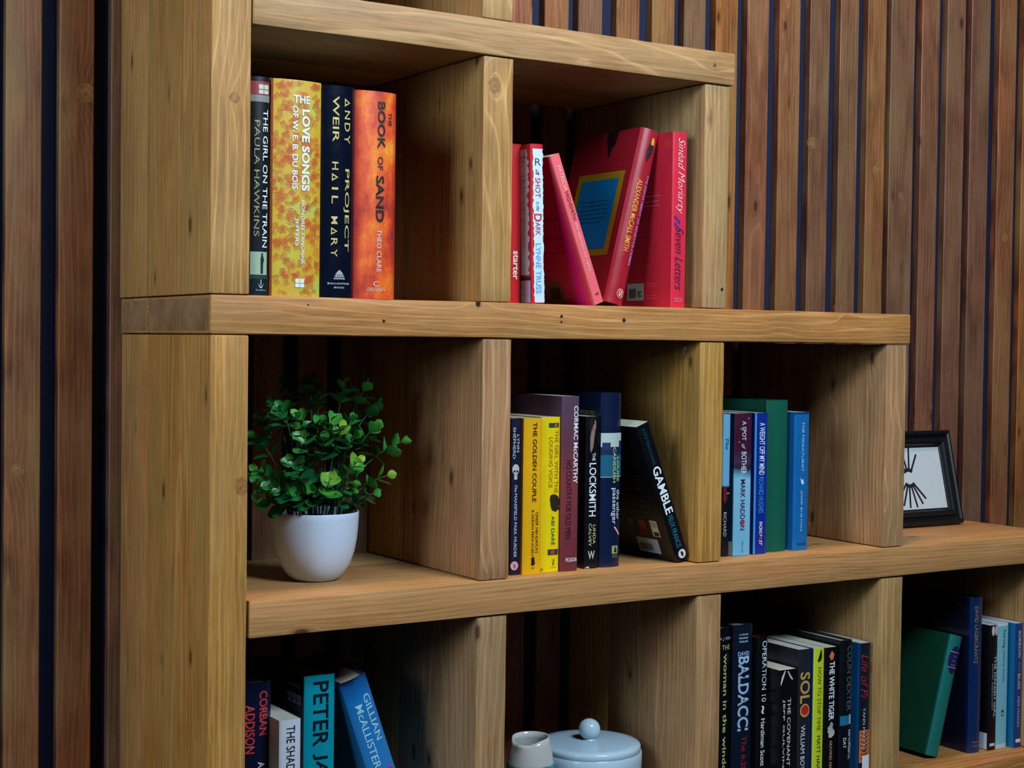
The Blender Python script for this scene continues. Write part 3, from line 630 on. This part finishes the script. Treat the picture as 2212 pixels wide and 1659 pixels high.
# ================================================================== bottom row, first cell
GR = 'books in the bottom row under the plant'
b = Book('dark navy hardback with red capitals, cut by the side post', (.0660, .066, Z3), .0420, .2392, .155, cmat('deep_navy_jacket', (12, 20, 48), rough=.3, coat=.2), 'h', group=GR, bulge=.0060)
RD = (214, 60, 66)
b.t('CORBAN', .72, .045, .265, .27, RD, .02, name='author_lettering'); b.t('ADDISON', .32, .11, .35, .27, RD, .02, name='author_lettering'); b.t('A HARVEST OF THORNS', .66, .395, .90, .22, WH, .01)
b = Book('white paperback with black title, shortest of its cell', (.1052, .040, Z3), .0272, .1968, .128, cmat('white_cover', (214, 220, 232), rough=.45), group=GR, pages=(220, 216, 204))
b.t('THE SHADOW OF THE WIND', .52, .035, .80, .40, (16, 14, 30), .0)
b = Book('thick teal hardback with huge black capitals on the spine and black cover', (.1497, .067, Z3), .0400, .2388, .155, cmat('teal_and_black_jacket', [(0, (0, 158, 178)), (.024, (0, 150, 170)), (.032, (6, 20, 34)), (1, (5, 10, 20))], 'y', .32, d=.155, coat=.2), 'h', group=GR, bulge=.0012)
b.t('PETER', .53, .030, .358, .50, (4, 18, 32), .01, name='author_lettering'); b.t('JAMES', .53, .395, .72, .50, (4, 18, 32), .01, name='author_lettering')
b.cu('GRACE NOVEL', .05, .012, .055, .07, (120, 150, 190), .01)
for k in range(3):
    y0 = .05 - k * .014; b.cu('PETER', y0, y0 - .012, .105, .13, (150, 176, 206), .03); b.cu('JAMES', y0, y0 - .012, .135, .16, (150, 176, 206), .03); b.cu('DEAD', y0, y0 - .012, .165, .18, (150, 60, 70), .02)
b = Book('bright blue hardback leaning left with pale blue capitals', (.2735, .060, Z3), .0365, .2390, .155, cmat('blue_cloudy_jacket', [(0, (6, 22, 60)), (.03, (14, 88, 156)), (.12, (24, 120, 190)), (.5, (40, 132, 200)), (1, (60, 150, 210))], 'z', .35, h=.239, namt=.10, nscale=60, coat=.2), 'h', lean=19.3, group=GR, bulge=.0050)
LB = (170, 214, 240)
b.t('GILLIAN', .73, .10, .36, .26, LB, .01, name='author_lettering'); b.t('McALLISTER', .36, .14, .50, .26, LB, .01, name='author_lettering'); b.t('WRONG PLACE', .75, .50, .93, .3, (160, 50, 170), .02); b.t('WRONG TIME', .35, .52, .90, .3, (160, 50, 170), .02)

# ================================================================== bottom row, third cell
GR = 'packed books in the third cell of the bottom row'
b = Book('black hardback with letterspaced yellow title, at the divider', (.7660, .045, Z3), .0320, .2460, .155, cmat('black_jacket_a', (9, 13, 20), rough=.3, coat=.2), 'h', group=GR, bulge=.0040)
b.u('A. J. FINN', .28, .93, .052, .074, (196, 200, 204), 0, .2, name='author_lettering'); b.u('THE', .40, .88, .098, .125, (206, 212, 120), .0, name='title_lettering'); b.t('woman in the window', .62, .148, .89, .25, (206, 212, 120), .012)
b = Book('dark slate hardback with huge pale blue capitals above red lettering', (.7990, .043, Z3), .0360, .2480, .155, cmat('slate_jacket', (16, 28, 46), rough=.3, coat=.2), 'h', group=GR, bulge=.0020)
for k, s_ in enumerate(('A TRAVIS', 'DEVINE', 'THRILLER')): b.u(s_, .26, .72, .050 + k * .020, .060 + k * .020, (180, 206, 236), .03)
b.u('DAVID', .22, .80, .152, .176, (176, 206, 240), .02, name='author_lettering'); b.t('BALDACCI', .52, .18, .608, .56, (176, 206, 240), .025, name='author_lettering'); b.t('The 6:20 Man', .58, .64, .95, .26, (196, 32, 50), .0)
b = Book('slim black hardback with red page tops and white serif lettering', (.8360, .033, Z3), .0190, .2290, .15, cmat('black_jacket_b', (8, 9, 13), rough=.35), 'h', group=GR, pages=(196, 70, 76), bulge=.0020)
b.t('OPERATION 10', .60, .02, .40, .46, WH, .0); b.t('~', .5, .425, .475, .3, WH, .02, name='ornament_print'); b.t('Hardiman Scott', .55, .505, .80, .42, WH, .01, name='author_lettering')
b = Book('short fat black paperback with a white chevron and small spaced capitals', (.8560, .010, Z3), .0325, .1850, .11, cmat('black_cover_c', (9, 11, 15), rough=.35), group=GR, pages=(222, 214, 190))
b.poly([(.05, .10), (.12, .05), (.28, .005), (.33, .01), (.16, .07), (.08, .12)], (200, 204, 206), 'chevron_print'); b.poly([(.42, .01), (.48, .01), (.66, .055), (.76, .075), (.72, .085), (.58, .06)], (200, 204, 206), 'chevron_print')
b.t('THE COVENANT', .56, .22, .744, .19, (206, 208, 210), .01); b.t('JEFF GULVIN', .26, .225, .75, .13, (206, 208, 210), .01, name='author_lettering'); b.lines(.09, .02, [.07, .10, .13, .22, .25, .28, .31, .42, .45, .48, .52], (52, 60, 72), .012)
b = Book('charcoal paperback with large gold capitals ending in a red dot', (.8935, .012, Z3), .0232, .2105, .13, cmat('charcoal_cover', (34, 36, 44), rough=.35), group=GR)
b.t('SOLO', .55, .157, .466, .80, (196, 158, 78), .02); b.disc(.55, .415, .30, (196, 34, 44), 'red_dot_print', .0009); b.t('WILLIAM BOYD', .42, .52, .86, .34, WH, .0, name='author_lettering')
b = Book('yellow green spined paperback with blue cover and a small black bird', (.9236, .012, Z3), .0198, .2095, .13, cmat('lime_and_blue_cover', [(0, (196, 210, 44)), (.018, (196, 210, 44)), (.022, (10, 70, 170)), (.6, (14, 92, 190)), (1, (30, 120, 206))], 'y', .38, d=.13), group=GR)
b.poly([(.40, .095), (.30, .088), (.50, .075), (.42, .06), (.52, .035), (.60, .01), (.68, .02), (.62, .045), (.72, .06), (.66, .08), (.52, .092)], (24, 24, 20), 'bird_print'); b.t('HOW TO STOP TIME', .52, .133, .57, .34, (84, 92, 20), -.004); b.t('MATT HAIG', .52, .606, .85, .34, (34, 36, 16), .0, name='author_lettering')
b = Book('black paperback with an orange diamond, white title and silvery tiger ornament', (.9446, .012, Z3), .0246, .2085, .13, cmat('black_cover_d', (10, 11, 15), rough=.35), group=GR)
b.poly([(.30, .06), (.50, .025), (.72, .05), (.62, .085), (.44, .09)], (214, 116, 70), 'diamond_print'); b.t('THE WHITE TIGER', .55, .10, .51, .42, WH, .02)
for k in range(9): b.disc(.35 + .3 * random.random(), .54 + .085 * k / 9, .16, (150 + k * 5, 152 + k * 5, 156 + k * 4), 'tiger_print', .0006 + k * .0001, n=7, jag=.4)
b.t('ARAVIND ADIGA', .55, .65, .90, .22, (206, 150, 110), .01, name='author_lettering')
b = Book('very dark hardback with grey serif lettering and a small turquoise picture', (.9742, .010, Z3), .0240, .2160, .14, cmat('black_jacket_e', (11, 15, 22), rough=.35), 'h', group=GR, bulge=.0022)
b.t('COLIN DEXTER', .70, .038, .478, .40, (92, 98, 104), -.002, name='author_lettering'); b.rect(.06, .72, .51, .575, (24, 110, 150), 'picture_print'); b.rect(.74, .92, .505, .57, (170, 190, 206), 'picture_print'); b.t('REMORSEFUL', .80, .61, .81, .20, WH, .0); b.t('DAY', .40, .66, .73, .24, WH, .0); b.t('THE', .92, .69, .73, .08, WH, 0)
b = Book('paperback with blue cover and red script on black, tiger stripes below, last before the divider', (1.0166, .013, Z3), .0205, .2080, .13, cmat('blue_tiger_cover', [(0, (20, 24, 40)), (.014, (14, 24, 44)), (.02, (20, 92, 160)), (.6, (40, 130, 190)), (1, (60, 150, 200))], 'y', .38, d=.13), group=GR)
b.t('Life of Pi', .42, .08, .395, .66, (186, 44, 44), -.01, .4); b.t('YANN MARTEL', .40, .46, .755, .24, (190, 206, 216), -.002, name='author_lettering', off=.0009)
b.rect(.0, 1, .62, .85, (206, 110, 60), 'tiger_fur_print')
for k in range(7): b.poly([(.0, .63 + k * .03), (.45, .635 + k * .03 + .01), (1, .62 + k * .03), (.5, .65 + k * .03 + .008)], (40, 22, 26), 'tiger_stripe_print', .0005)
b.rect(.30, 1, .80, .95, (222, 226, 236), 'white_patch', .0006)

# ================================================================== bottom row, fourth cell
GR = 'books in the shaded fourth cell of the bottom row'
b = Book('green cloth hardback leaning right with a navy oval spine label', (1.2365, .058, Z3), .0268, .1920, .135, cmat('bottle_green_cloth', [(0, (20, 112, 104)), (.05, (22, 116, 108)), (.07, (4, 66, 44)), (1, (2, 48, 30))], 'y', .6, .3, d=.135, bump=.3), 'h', lean=-15.4, group=GR, bulge=.0036)
b.disc(.55, .20, .42, (34, 24, 84), 'label_print', ry=.115, n=28); b.rect(.15, .95, .135, .139, (206, 200, 206), 'label_rule', .0009); b.rect(.15, .95, .262, .266, (206, 200, 206), 'label_rule', .0009)
b.u('The', .40, .70, .165, .18, (140, 130, 180), 0, off=.0009); b.u('Sea', .38, .72, .20, .215, (140, 130, 180), 0, off=.0009); b.u('Wolf', .34, .76, .235, .25, (150, 140, 190), 0, off=.0009)
b = Book('tall dark blue hardback with dull gold capitals, tallest in the shaded cell', (1.2955, .050, Z3), .0285, .2475, .155, cmat('midnight_blue_jacket', [(0, (12, 44, 92)), (.04, (10, 30, 76)), (.075, (8, 14, 34)), (1, (5, 8, 18))], 'y', .32, d=.155, coat=.2), 'h', group=GR, bulge=.0034)
DG = (150, 128, 84)
b.t('DAVID LAGERCRANTZ', .40, .055, .425, .26, DG, .01, name='author_lettering'); b.t('THE GIRL WHO TAKES AN EYE FOR AN EYE', .80, .055, .79, .18, (96, 84, 74), .0); b.u('MACLEHOSE', .25, .95, .925, .937, DG, 0); b.u('PRESS', .30, .9, .95, .96, DG, 0)
b = Book('black paperback with white spaced capitals and a small face at the spine top', (1.3378, .048, Z3), .0180, .2010, .128, cmat('black_cover_f', (8, 9, 14), rough=.4), group=GR, pages=(224, 224, 220))
b.disc(.35, .045, .20, (206, 190, 186), 'portrait_print', ry=.04); b.disc(.75, .04, .18, (196, 180, 176), 'portrait_print', ry=.045); b.t('THE DANISH GIRL', .68, .245, .74, .26, (206, 210, 216), .008); b.t('DAVID EBERSHOFF', .36, .31, .68, .18, (150, 154, 160), .004, name='author_lettering')
b.rect(.15, .80, .945, .968, (196, 204, 214), 'imprint_box', .0005); b.crect(.003, .05, .865, .995, (200, 212, 228), 'barcode_box')
b = Book('pale turquoise paperback with a white foot and tiny penguin', (1.3570, .049, Z3), .0258, .2018, .128, cmat('pale_turquoise_cover', [(0, (206, 220, 226)), (.018, (206, 220, 226)), (.022, (124, 186, 200)), (.962, (124, 186, 200)), (.968, (196, 204, 208)), (1, (196, 204, 208))], 'z', .4, h=.2018), group=GR, pages=(224, 224, 220))
b.t('Kate Long', .55, .05, .20, .30, (18, 92, 96), .0, .3, name='author_lettering'); b.t('Swallowing Grandma', .55, .21, .47, .22, (60, 130, 140), -.004, .3); b.poly([(.42, .70), (.55, .69), (.64, .71), (.66, .735), (.56, .745), (.44, .74), (.46, .72)], (18, 50, 60), 'penguin_print'); b.poly([(.50, .71), (.58, .715), (.58, .735), (.50, .735)], (224, 232, 236), 'penguin_print', .0009)
b = Book('two tone blue paperback with spaced pale capitals, last at the right', (1.3870, .038, Z3), .0168, .2015, .128, cmat('two_tone_blue_cover', [(0, (12, 54, 112)), (.012, (12, 54, 112)), (.018, (8, 106, 156)), (1, (6, 92, 140))], 'y', .4, d=.128), group=GR, pages=(224, 224, 220))
b.t('SORROW', .5, .06, .28, .34, (196, 204, 210), .008); b.t('AND', .5, .31, .39, .2, (120, 140, 160), 0); b.t('BLISS', .5, .405, .53, .34, (206, 190, 170), .008); b.t('MEG MASON', .5, .59, .83, .28, (176, 190, 206), 0, name='author_lettering'); b.rect(.2, .9, .93, .958, (206, 214, 222), 'imprint_box', .0005)

# ================================================================== potted plant
def lathe(prof, n=56, cap=False):
    bm = bmesh.new(); rings = []
    for r, z in prof:
        rings.append([bm.verts.new((r * math.cos(2 * math.pi * i / n), r * math.sin(2 * math.pi * i / n), z)) for i in range(n)] if r > 1e-6 else [bm.verts.new((0, 0, z))])
    for a, c in zip(rings, rings[1:]):
        for i in range(n):
            j = (i + 1) % n
            if len(a) == 1: bm.faces.new((a[0], c[i], c[j])) if len(c) > 1 else None
            elif len(c) == 1: bm.faces.new((a[i], c[0], a[j]))
            else: bm.faces.new((a[i], c[i], c[j], a[j]))
    bmesh.ops.recalc_face_normals(bm, faces=bm.faces)
    me = bpy.data.meshes.new('lathe'); bm.to_mesh(me); bm.free()
    for p in me.polygons: p.use_smooth = True
    me.set_sharp_from_angle(angle=R(50)); return me
PC = Vector((.1835, .1140, Z2 + .0002))
pl = empty('potted_plant', PC, 'round-leaved green artificial plant in a smooth white pot on the middle shelf', 'potted plant')
ceramic = plain('white_plastic_pot', (208, 222, 244), .32, .5)
H = .0845
prof = [(0, 0), (.0255, 0), (.0285, .0010), (.0330, .005), (.0385, .012), (.0440, .022), (.0484, .035), (.0512, .050), (.0525, .064), (.0532, .076), (.0534, H - .001), (.0530, H), (.0520, H - .0004), (.0516, H - .004), (.0505, H - .014), (.048, H - .016), (0, H - .016)]
link('pot', lathe(prof), (ceramic,), pl)
moss = G('dark_green_filler'); moss.put(moss.b.inputs['Base Color'], moss.mix(moss.noise(moss.obj(), 220, 3), lin((10, 26, 14)), lin((30, 58, 34)))); moss.b.inputs['Roughness'].default_value = .9
link('filler', lathe([(.0502, H - .012), (.04, H - .009), (.02, H - .006), (0, H - .005)]), (moss.m,), pl)
def leaf_mat():
    g = G('plastic_leaf'); P = g.obj(); sp = g.n('ShaderNodeSeparateXYZ', {0: P})
    t = g.n('ShaderNodeAttribute', attribute_type='OBJECT', attribute_name='tint').outputs['Fac']
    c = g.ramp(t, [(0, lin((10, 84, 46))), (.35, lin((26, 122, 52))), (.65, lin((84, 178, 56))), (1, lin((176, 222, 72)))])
    n = g.noise(P, 160, 3)
    c = g.mix(g.ramp(n, [(.35, V4(.5)), (.65, V4(0))]), c, lin((10, 66, 46)))
    vein = g.mth('LESS_THAN', g.mth('ABSOLUTE', sp.outputs[0]), .00016)
    c = g.mix(g.mth('MULTIPLY', vein, .5), c, lin((130, 190, 110)))
    g.put(g.b.inputs['Base Color'], c); g.b.inputs['Roughness'].default_value = .42
    return g.m
LM = leaf_mat(); SM = plain('plastic_stem', (42, 104, 70), .5)
def leaf_mesh():   # unit length along +Y, cup shaped
    vs = []; fs = []
    rows = [(0, .04), (.12, .22), (.3, .40), (.5, .47), (.7, .43), (.87, .27), (.97, .10)]
    for y, hw in rows:
        for k in (-1, -.5, 0, .5, 1):
            vs.append((k * hw * .95, y, .22 * (k * hw * 2) ** 2 * .6 + .10 * y * y - .02 * (1 - abs(k))))
    for i in range(len(rows) - 1):
        for k in range(4):
            q = i * 5 + k; fs.append((q, q + 1, q + 6, q + 5))
    vs.append((0, 1.03, .12)); q = (len(rows) - 1) * 5
    for k in range(4): fs.append((q + k, q + k + 1, len(vs) - 1))
    me = bpy.data.meshes.new('leaf'); me.from_pydata(vs, [], fs); me.update(); me.materials.append(LM)
    for p in me.polygons: p.use_smooth = True
    return me
LMESH = leaf_mesh()
def tube(pts, r0, r1, n=6):
    bm = bmesh.new(); prev = None; N = len(pts)
    for i, p in enumerate(pts):
        d = (pts[min(N - 1, i + 1)] - pts[max(0, i - 1)]).normalized(); u = d.orthogonal().normalized(); v = d.cross(u); r = r0 + (r1 - r0) * i / (N - 1)
        ring = [bm.verts.new(p + (u * math.cos(2 * math.pi * k / n) + v * math.sin(2 * math.pi * k / n)) * r) for k in range(n)]
        if prev:
            # match ring start to avoid twist
            best = min(range(n), key=lambda s: sum((prev[k].co - ring[(k + s) % n].co).length for k in range(n)))
            ring = ring[best:] + ring[:best]
            for k in range(n): bm.faces.new((prev[k], prev[(k + 1) % n], ring[(k + 1) % n], ring[k]))
        prev = ring
    bm.faces.new(prev)
    me = bpy.data.meshes.new('stem'); bm.to_mesh(me); bm.free(); me.materials.append(SM)
    for p in me.polygons: p.use_smooth = True
    return me
tips = [(.165, .17, -.053), (.185, .15, -.06), (.183, .13, -.056), (.224, .12, -.059), (.256, .12, -.061), (.28, .14, -.086), (.129, .12, -.08), (.126, .09, -.086), (.162, .15, -.076), (.194, .13, -.074), (.188, .08, -.101), (.199, .075, -.112), (.153, .1, -.098), (.174, .09, -.106), (.127, .15, -.104), (.11, .13, -.123), (.258, .1, -.112), (.301, .11, -.132), (.276, .1, -.173), (.219, .07, -.152), (.181, .065, -.17), (.133, .075, -.148), (.155, .09, -.154), (.1, .1, -.16), (.102, .12, -.171), (.105, .08, -.172), (.105, .1, -.196), (.118, .08, -.181), (.256, .1, -.195), (.154, .085, -.123), (.178, .08, -.126), (.224, .09, -.124), (.258, .12, -.122), (.23, .11, -.103), (.161, .075, -.184), (.143, .08, -.187), (.217, .08, -.181), (.213, .1, -.139), (.256, .15, -.085), (.177, .16, -.084)]
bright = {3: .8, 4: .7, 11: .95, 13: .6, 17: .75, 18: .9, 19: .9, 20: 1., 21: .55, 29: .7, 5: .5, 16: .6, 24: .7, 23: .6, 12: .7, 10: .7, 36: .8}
rp = random.Random(11); nl = 0
for ti, tp in enumerate(tips):
    tip = Vector((tp[0] - .006, tp[1] - .012, tp[2])) - PC
    ang = math.atan2(tip.y, tip.x); rad = min(.040, math.hypot(tip.x, tip.y) * .55) * rp.uniform(.5, 1)
    base = Vector((math.cos(ang) * rad, math.sin(ang) * rad, H - .014))
    L = (tip - base).length
    mid = base * .5 + tip * .5; ctrl = Vector((base.x + (tip.x - base.x) * .22, base.y + (tip.y - base.y) * .22, base.z + (tip.z - base.z) * .72 + .004))
    pts = [base * (1 - t) ** 2 + ctrl * 2 * t * (1 - t) + tip * t * t for t in [i / 12 for i in range(13)]]
    st_ = link('stem', tube(pts, .0011, .0005), (), pl)
    def at(t): return base * (1 - t) ** 2 + ctrl * 2 * t * (1 - t) + tip * t * t
    def tan(t): return ((ctrl - base) * 2 * (1 - t) + (tip - ctrl) * 2 * t).normalized()
    npair = 4 if L > .05 else 3
    twist = rp.uniform(0, 3.1)
    for k in range(npair):
        if nl >= 298: break
        t = 1 - (k * .0120 + .0015) / L
        if t < .12: break
        p = at(t); d = tan(t); u = d.orthogonal().normalized(); u.rotate(Matrix.Rotation(twist + k * math.pi / 2, 3, d)); u.normalize()
        size = (.0115, .0172, .0212, .0220)[k] * rp.uniform(.9, 1.15)
        open_ = (.55, .95, 1.2, 1.35)[k] + rp.uniform(-.15, .15)
        for sgn in (1, -1):
            yv = (d * math.cos(open_) + u * sgn * math.sin(open_)).normalized()
            zv = (d - yv * d.dot(yv)); zv = zv.normalized() if zv.length > .05 else u
            xv = yv.cross(zv)
            M = Matrix((xv, yv, zv)).transposed().to_4x4(); M.translation = p + yv * .0006
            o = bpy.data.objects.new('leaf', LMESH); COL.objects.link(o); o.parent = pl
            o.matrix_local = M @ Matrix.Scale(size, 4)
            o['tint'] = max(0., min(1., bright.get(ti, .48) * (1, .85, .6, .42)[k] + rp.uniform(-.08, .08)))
            nl += 1

# ================================================================== photo frame
fw, fh = .2100, .158
fr = empty('picture_frame', (1.3986 - fw, .1585, Z2 + .0036), 'black moulded picture frame with black ray drawing on white, leaning back', 'picture frame', rot=(R(-13.5), 0, 0))
frm = plain('black_painted_frame', (12, 15, 22), .42, .5)
prof = [(0, .014), (0, .003), (.0015, .0), (.0055, -.0012), (.0085, .0010), (.0100, .0042), (.0125, .0046), (.0150, .0015), (.0190, .0), (.0225, .0015), (.0250, .0050), (.0275, .0062), (.0275, .014)]
def side(name, a, bq, inx):   # mitred moulding from corner a to corner b
    vs = []; fs = []
    a = Vector(a); bq = Vector(bq); inx = Vector(inx); dr = (bq - a).normalized(); n = len(prof)
    for k, (q, off) in enumerate(((a, 1), (bq, -1))):
        for w_, y_ in prof: vs.append(q + inx * w_ + dr * off * w_ + Vector((0, y_, 0)))
    for i in range(n): j = (i + 1) % n; fs.append((i, j, n + j, n + i))
    fs += [tuple(range(n)), tuple(range(2 * n - 1, n - 1, -1))]
    me = bpy.data.meshes.new(name); me.from_pydata(vs, [], fs); me.update()
    bm = bmesh.new(); bm.from_mesh(me); bmesh.ops.recalc_face_normals(bm, faces=bm.faces); bm.to_mesh(me); bm.free()
    return link(name, me, (frm,), fr)
side('frame_rail', (0, 0, 0), (fw, 0, 0), (0, 0, 1)); side('frame_rail', (0, 0, fh), (fw, 0, fh), (0, 0, -1)); side('frame_rail', (0, 0, 0), (0, 0, fh), (1, 0, 0)); side('frame_rail', (fw, 0, 0), (fw, 0, fh), (-1, 0, 0))
link('print_sheet', box_mesh('print_sheet', fw - .05, .0012, fh - .05, 0), (plain('white_print_paper', (206, 216, 222), .5),), fr, (fw / 2, .0078, fh / 2))
link('back_board', box_mesh('back_board', fw - .012, .002, fh - .012, 0), (plain('black_board', (16, 16, 18), .7),), fr, (fw / 2, .0128, fh / 2))
link('easel_strut', box_mesh('easel_strut', .04, .003, .125, .001), (plain('black_card', (16, 16, 18), .7),), fr, (fw / 2, .0345, .069)).rotation_euler = (R(19), 0, 0)
bm = bmesh.new(); cx, cz = fw / 2 - .002, fh / 2 + .001
def bar(x0, z0, x1, z1, hw=.0018, y=.0070):
    d = Vector((x1 - x0, 0, z1 - z0)).normalized(); nrm = Vector((-d.z, 0, d.x)) * hw
    bm.faces.new([bm.verts.new(Vector((x0, y, z0)) - nrm), bm.verts.new(Vector((x1, y, z1)) - nrm), bm.verts.new(Vector((x1, y, z1)) + nrm), bm.verts.new(Vector((x0, y, z0)) + nrm)])
for a, r in ((118, .050), (100, .052), (80, .052), (58, .046), (-48, .048), (-62, .050), (-79, .050), (-98, .050), (-115, .050), (-132, .048), (140, .044)):
    bar(cx + .012 * math.cos(R(a)), cz + .012 * math.sin(R(a)), cx + r * math.cos(R(a)), cz + r * math.sin(R(a)), .0019)
for s0, s1 in ((48, 132), (-140, -40)):
    n = 14; po = []; pi_ = []
    for i in range(n + 1):
        a = R(s0 + (s1 - s0) * i / n); pi_.append(bm.verts.new((cx + .0105 * math.cos(a), .0069, cz + .0105 * math.sin(a)))); po.append(bm.verts.new((cx + .0165 * math.cos(a), .0069, cz + .0165 * math.sin(a))))
    for i in range(n): bm.faces.new((pi_[i], pi_[i + 1], po[i + 1], po[i]))
me = bpy.data.meshes.new('ray_drawing'); bm.to_mesh(me); bm.free(); link('ray_drawing', me, (plain('black_ink', (28, 24, 34), .6),), fr)

# ================================================================== jug and lidded jar
glz = G('speckled_blue_white_glaze'); P = glz.obj()
sp_ = glz.n('ShaderNodeTexVoronoi', {'Vector': P, 'Scale': 260.0}).outputs['Distance']
glz.put(glz.b.inputs['Base Color'], glz.mix(glz.ramp(sp_, [(.05, V4(.6)), (.09, V4(0))]), lin((190, 214, 230)), lin((70, 80, 96)))); glz.b.inputs['Roughness'].default_value = .18
JC = (.6075, .122, Z3)
jar = empty('lidded_jar', JC, 'squat pale blue glazed pot with flat lid and ball knob', 'jar')
link('jar_body', lathe([(0, 0), (.052, 0), (.060, .004), (.068, .02), (.0725, .045), (.0735, .070), (.0732, .0800), (.0722, .0815), (.0705, .081), (.070, .074), (.0695, .03), (.055, .008), (0, .008)], 72), (glz.m,), jar)
lid = link('lid', lathe([(0, .0795), (.0685, .0795), (.0708, .0815), (.0716, .0850), (.0714, .0885), (.0700, .0905), (.060, .0920), (.035, .0935), (.014, .0945), (0, .0947)], 72), (glz.m,), jar)
kp = [(0, .0938), (.0105, .0938), (.0090, .0955), (.0085, .0975)]
for i in range(2, 17):
    a = -math.pi / 2 + math.pi * i / 17; kp.append((.0152 * math.cos(a), .1085 + .0145 * math.sin(a)))
kp.append((0, .1230)); link('knob', lathe(kp, 40), (glz.m,), lid)

jg = G('white_and_turquoise_glaze'); sp = jg.n('ShaderNodeSeparateXYZ', {0: jg.obj()}); nn = jg.noise(jg.obj(), 70, 2)
zz = jg.mth('MULTIPLY_ADD', nn, .004, sp.outputs[2])
jg.put(jg.b.inputs['Base Color'], jg.ramp(jg.mth('MULTIPLY', zz, 8.0), [(0, lin((60, 130, 150))), (.56, lin((16, 140, 156))), (.672, lin((24, 150, 164))), (.69, lin((206, 204, 202))), (1, lin((214, 210, 206)))]))
jg.b.inputs['Roughness'].default_value = .15
jug = empty('milk_jug', (.4945, .098, Z3), 'small white glazed jug with turquoise lower half beside the lidded jar', 'jug')
bm = bmesh.new(); n = 64; rings = []
SA = R(-152)    # spout direction
pr = [(.0300, 0, 0), (.0335, .003, 0), (.0350, .02, 0), (.0350, .045, 0), (.0340, .065, 0), (.0318, .082, .0), (.0290, .098, .12), (.0262, .110, .5), (.0250, .1175, 1)]
inner = [(.0228, .1172, 1), (.0240, .109, .5), (.0268, .098, .1), (.0300, .08, 0), (.0315, .05, 0), (.0300, .01, 0)]
for r, z, sw in pr + inner:
    ring = []
    for i in range(n):
        a = 2 * math.pi * i / n; dlt = (a - SA + math.pi) % (2 * math.pi) - math.pi
        k = math.exp(-(dlt / .38) ** 2); wide = math.exp(-(dlt / .8) ** 2)
        rr_ = r * (1 + sw * (.20 * k - .05 * wide)); z_ = z - sw * (.0095 * wide - .004 * k) + sw * .0012 * (1 - math.cos(dlt)) * .5
        ring.append(bm.verts.new((rr_ * math.cos(a), rr_ * math.sin(a), z_)))
    rings.append(ring)
for a, c in zip(rings, rings[1:]):
    for i in range(n): bm.faces.new((a[i], a[(i + 1) % n], c[(i + 1) % n], c[i]))
bm.faces.new(rings[0][::-1]); bm.faces.new(rings[-1])
bmesh.ops.recalc_face_normals(bm, faces=bm.faces)
me = bpy.data.meshes.new('jug_body'); bm.to_mesh(me); bm.free()
for p in me.polygons: p.use_smooth = True
link('jug_body', me, (jg.m,), jug)
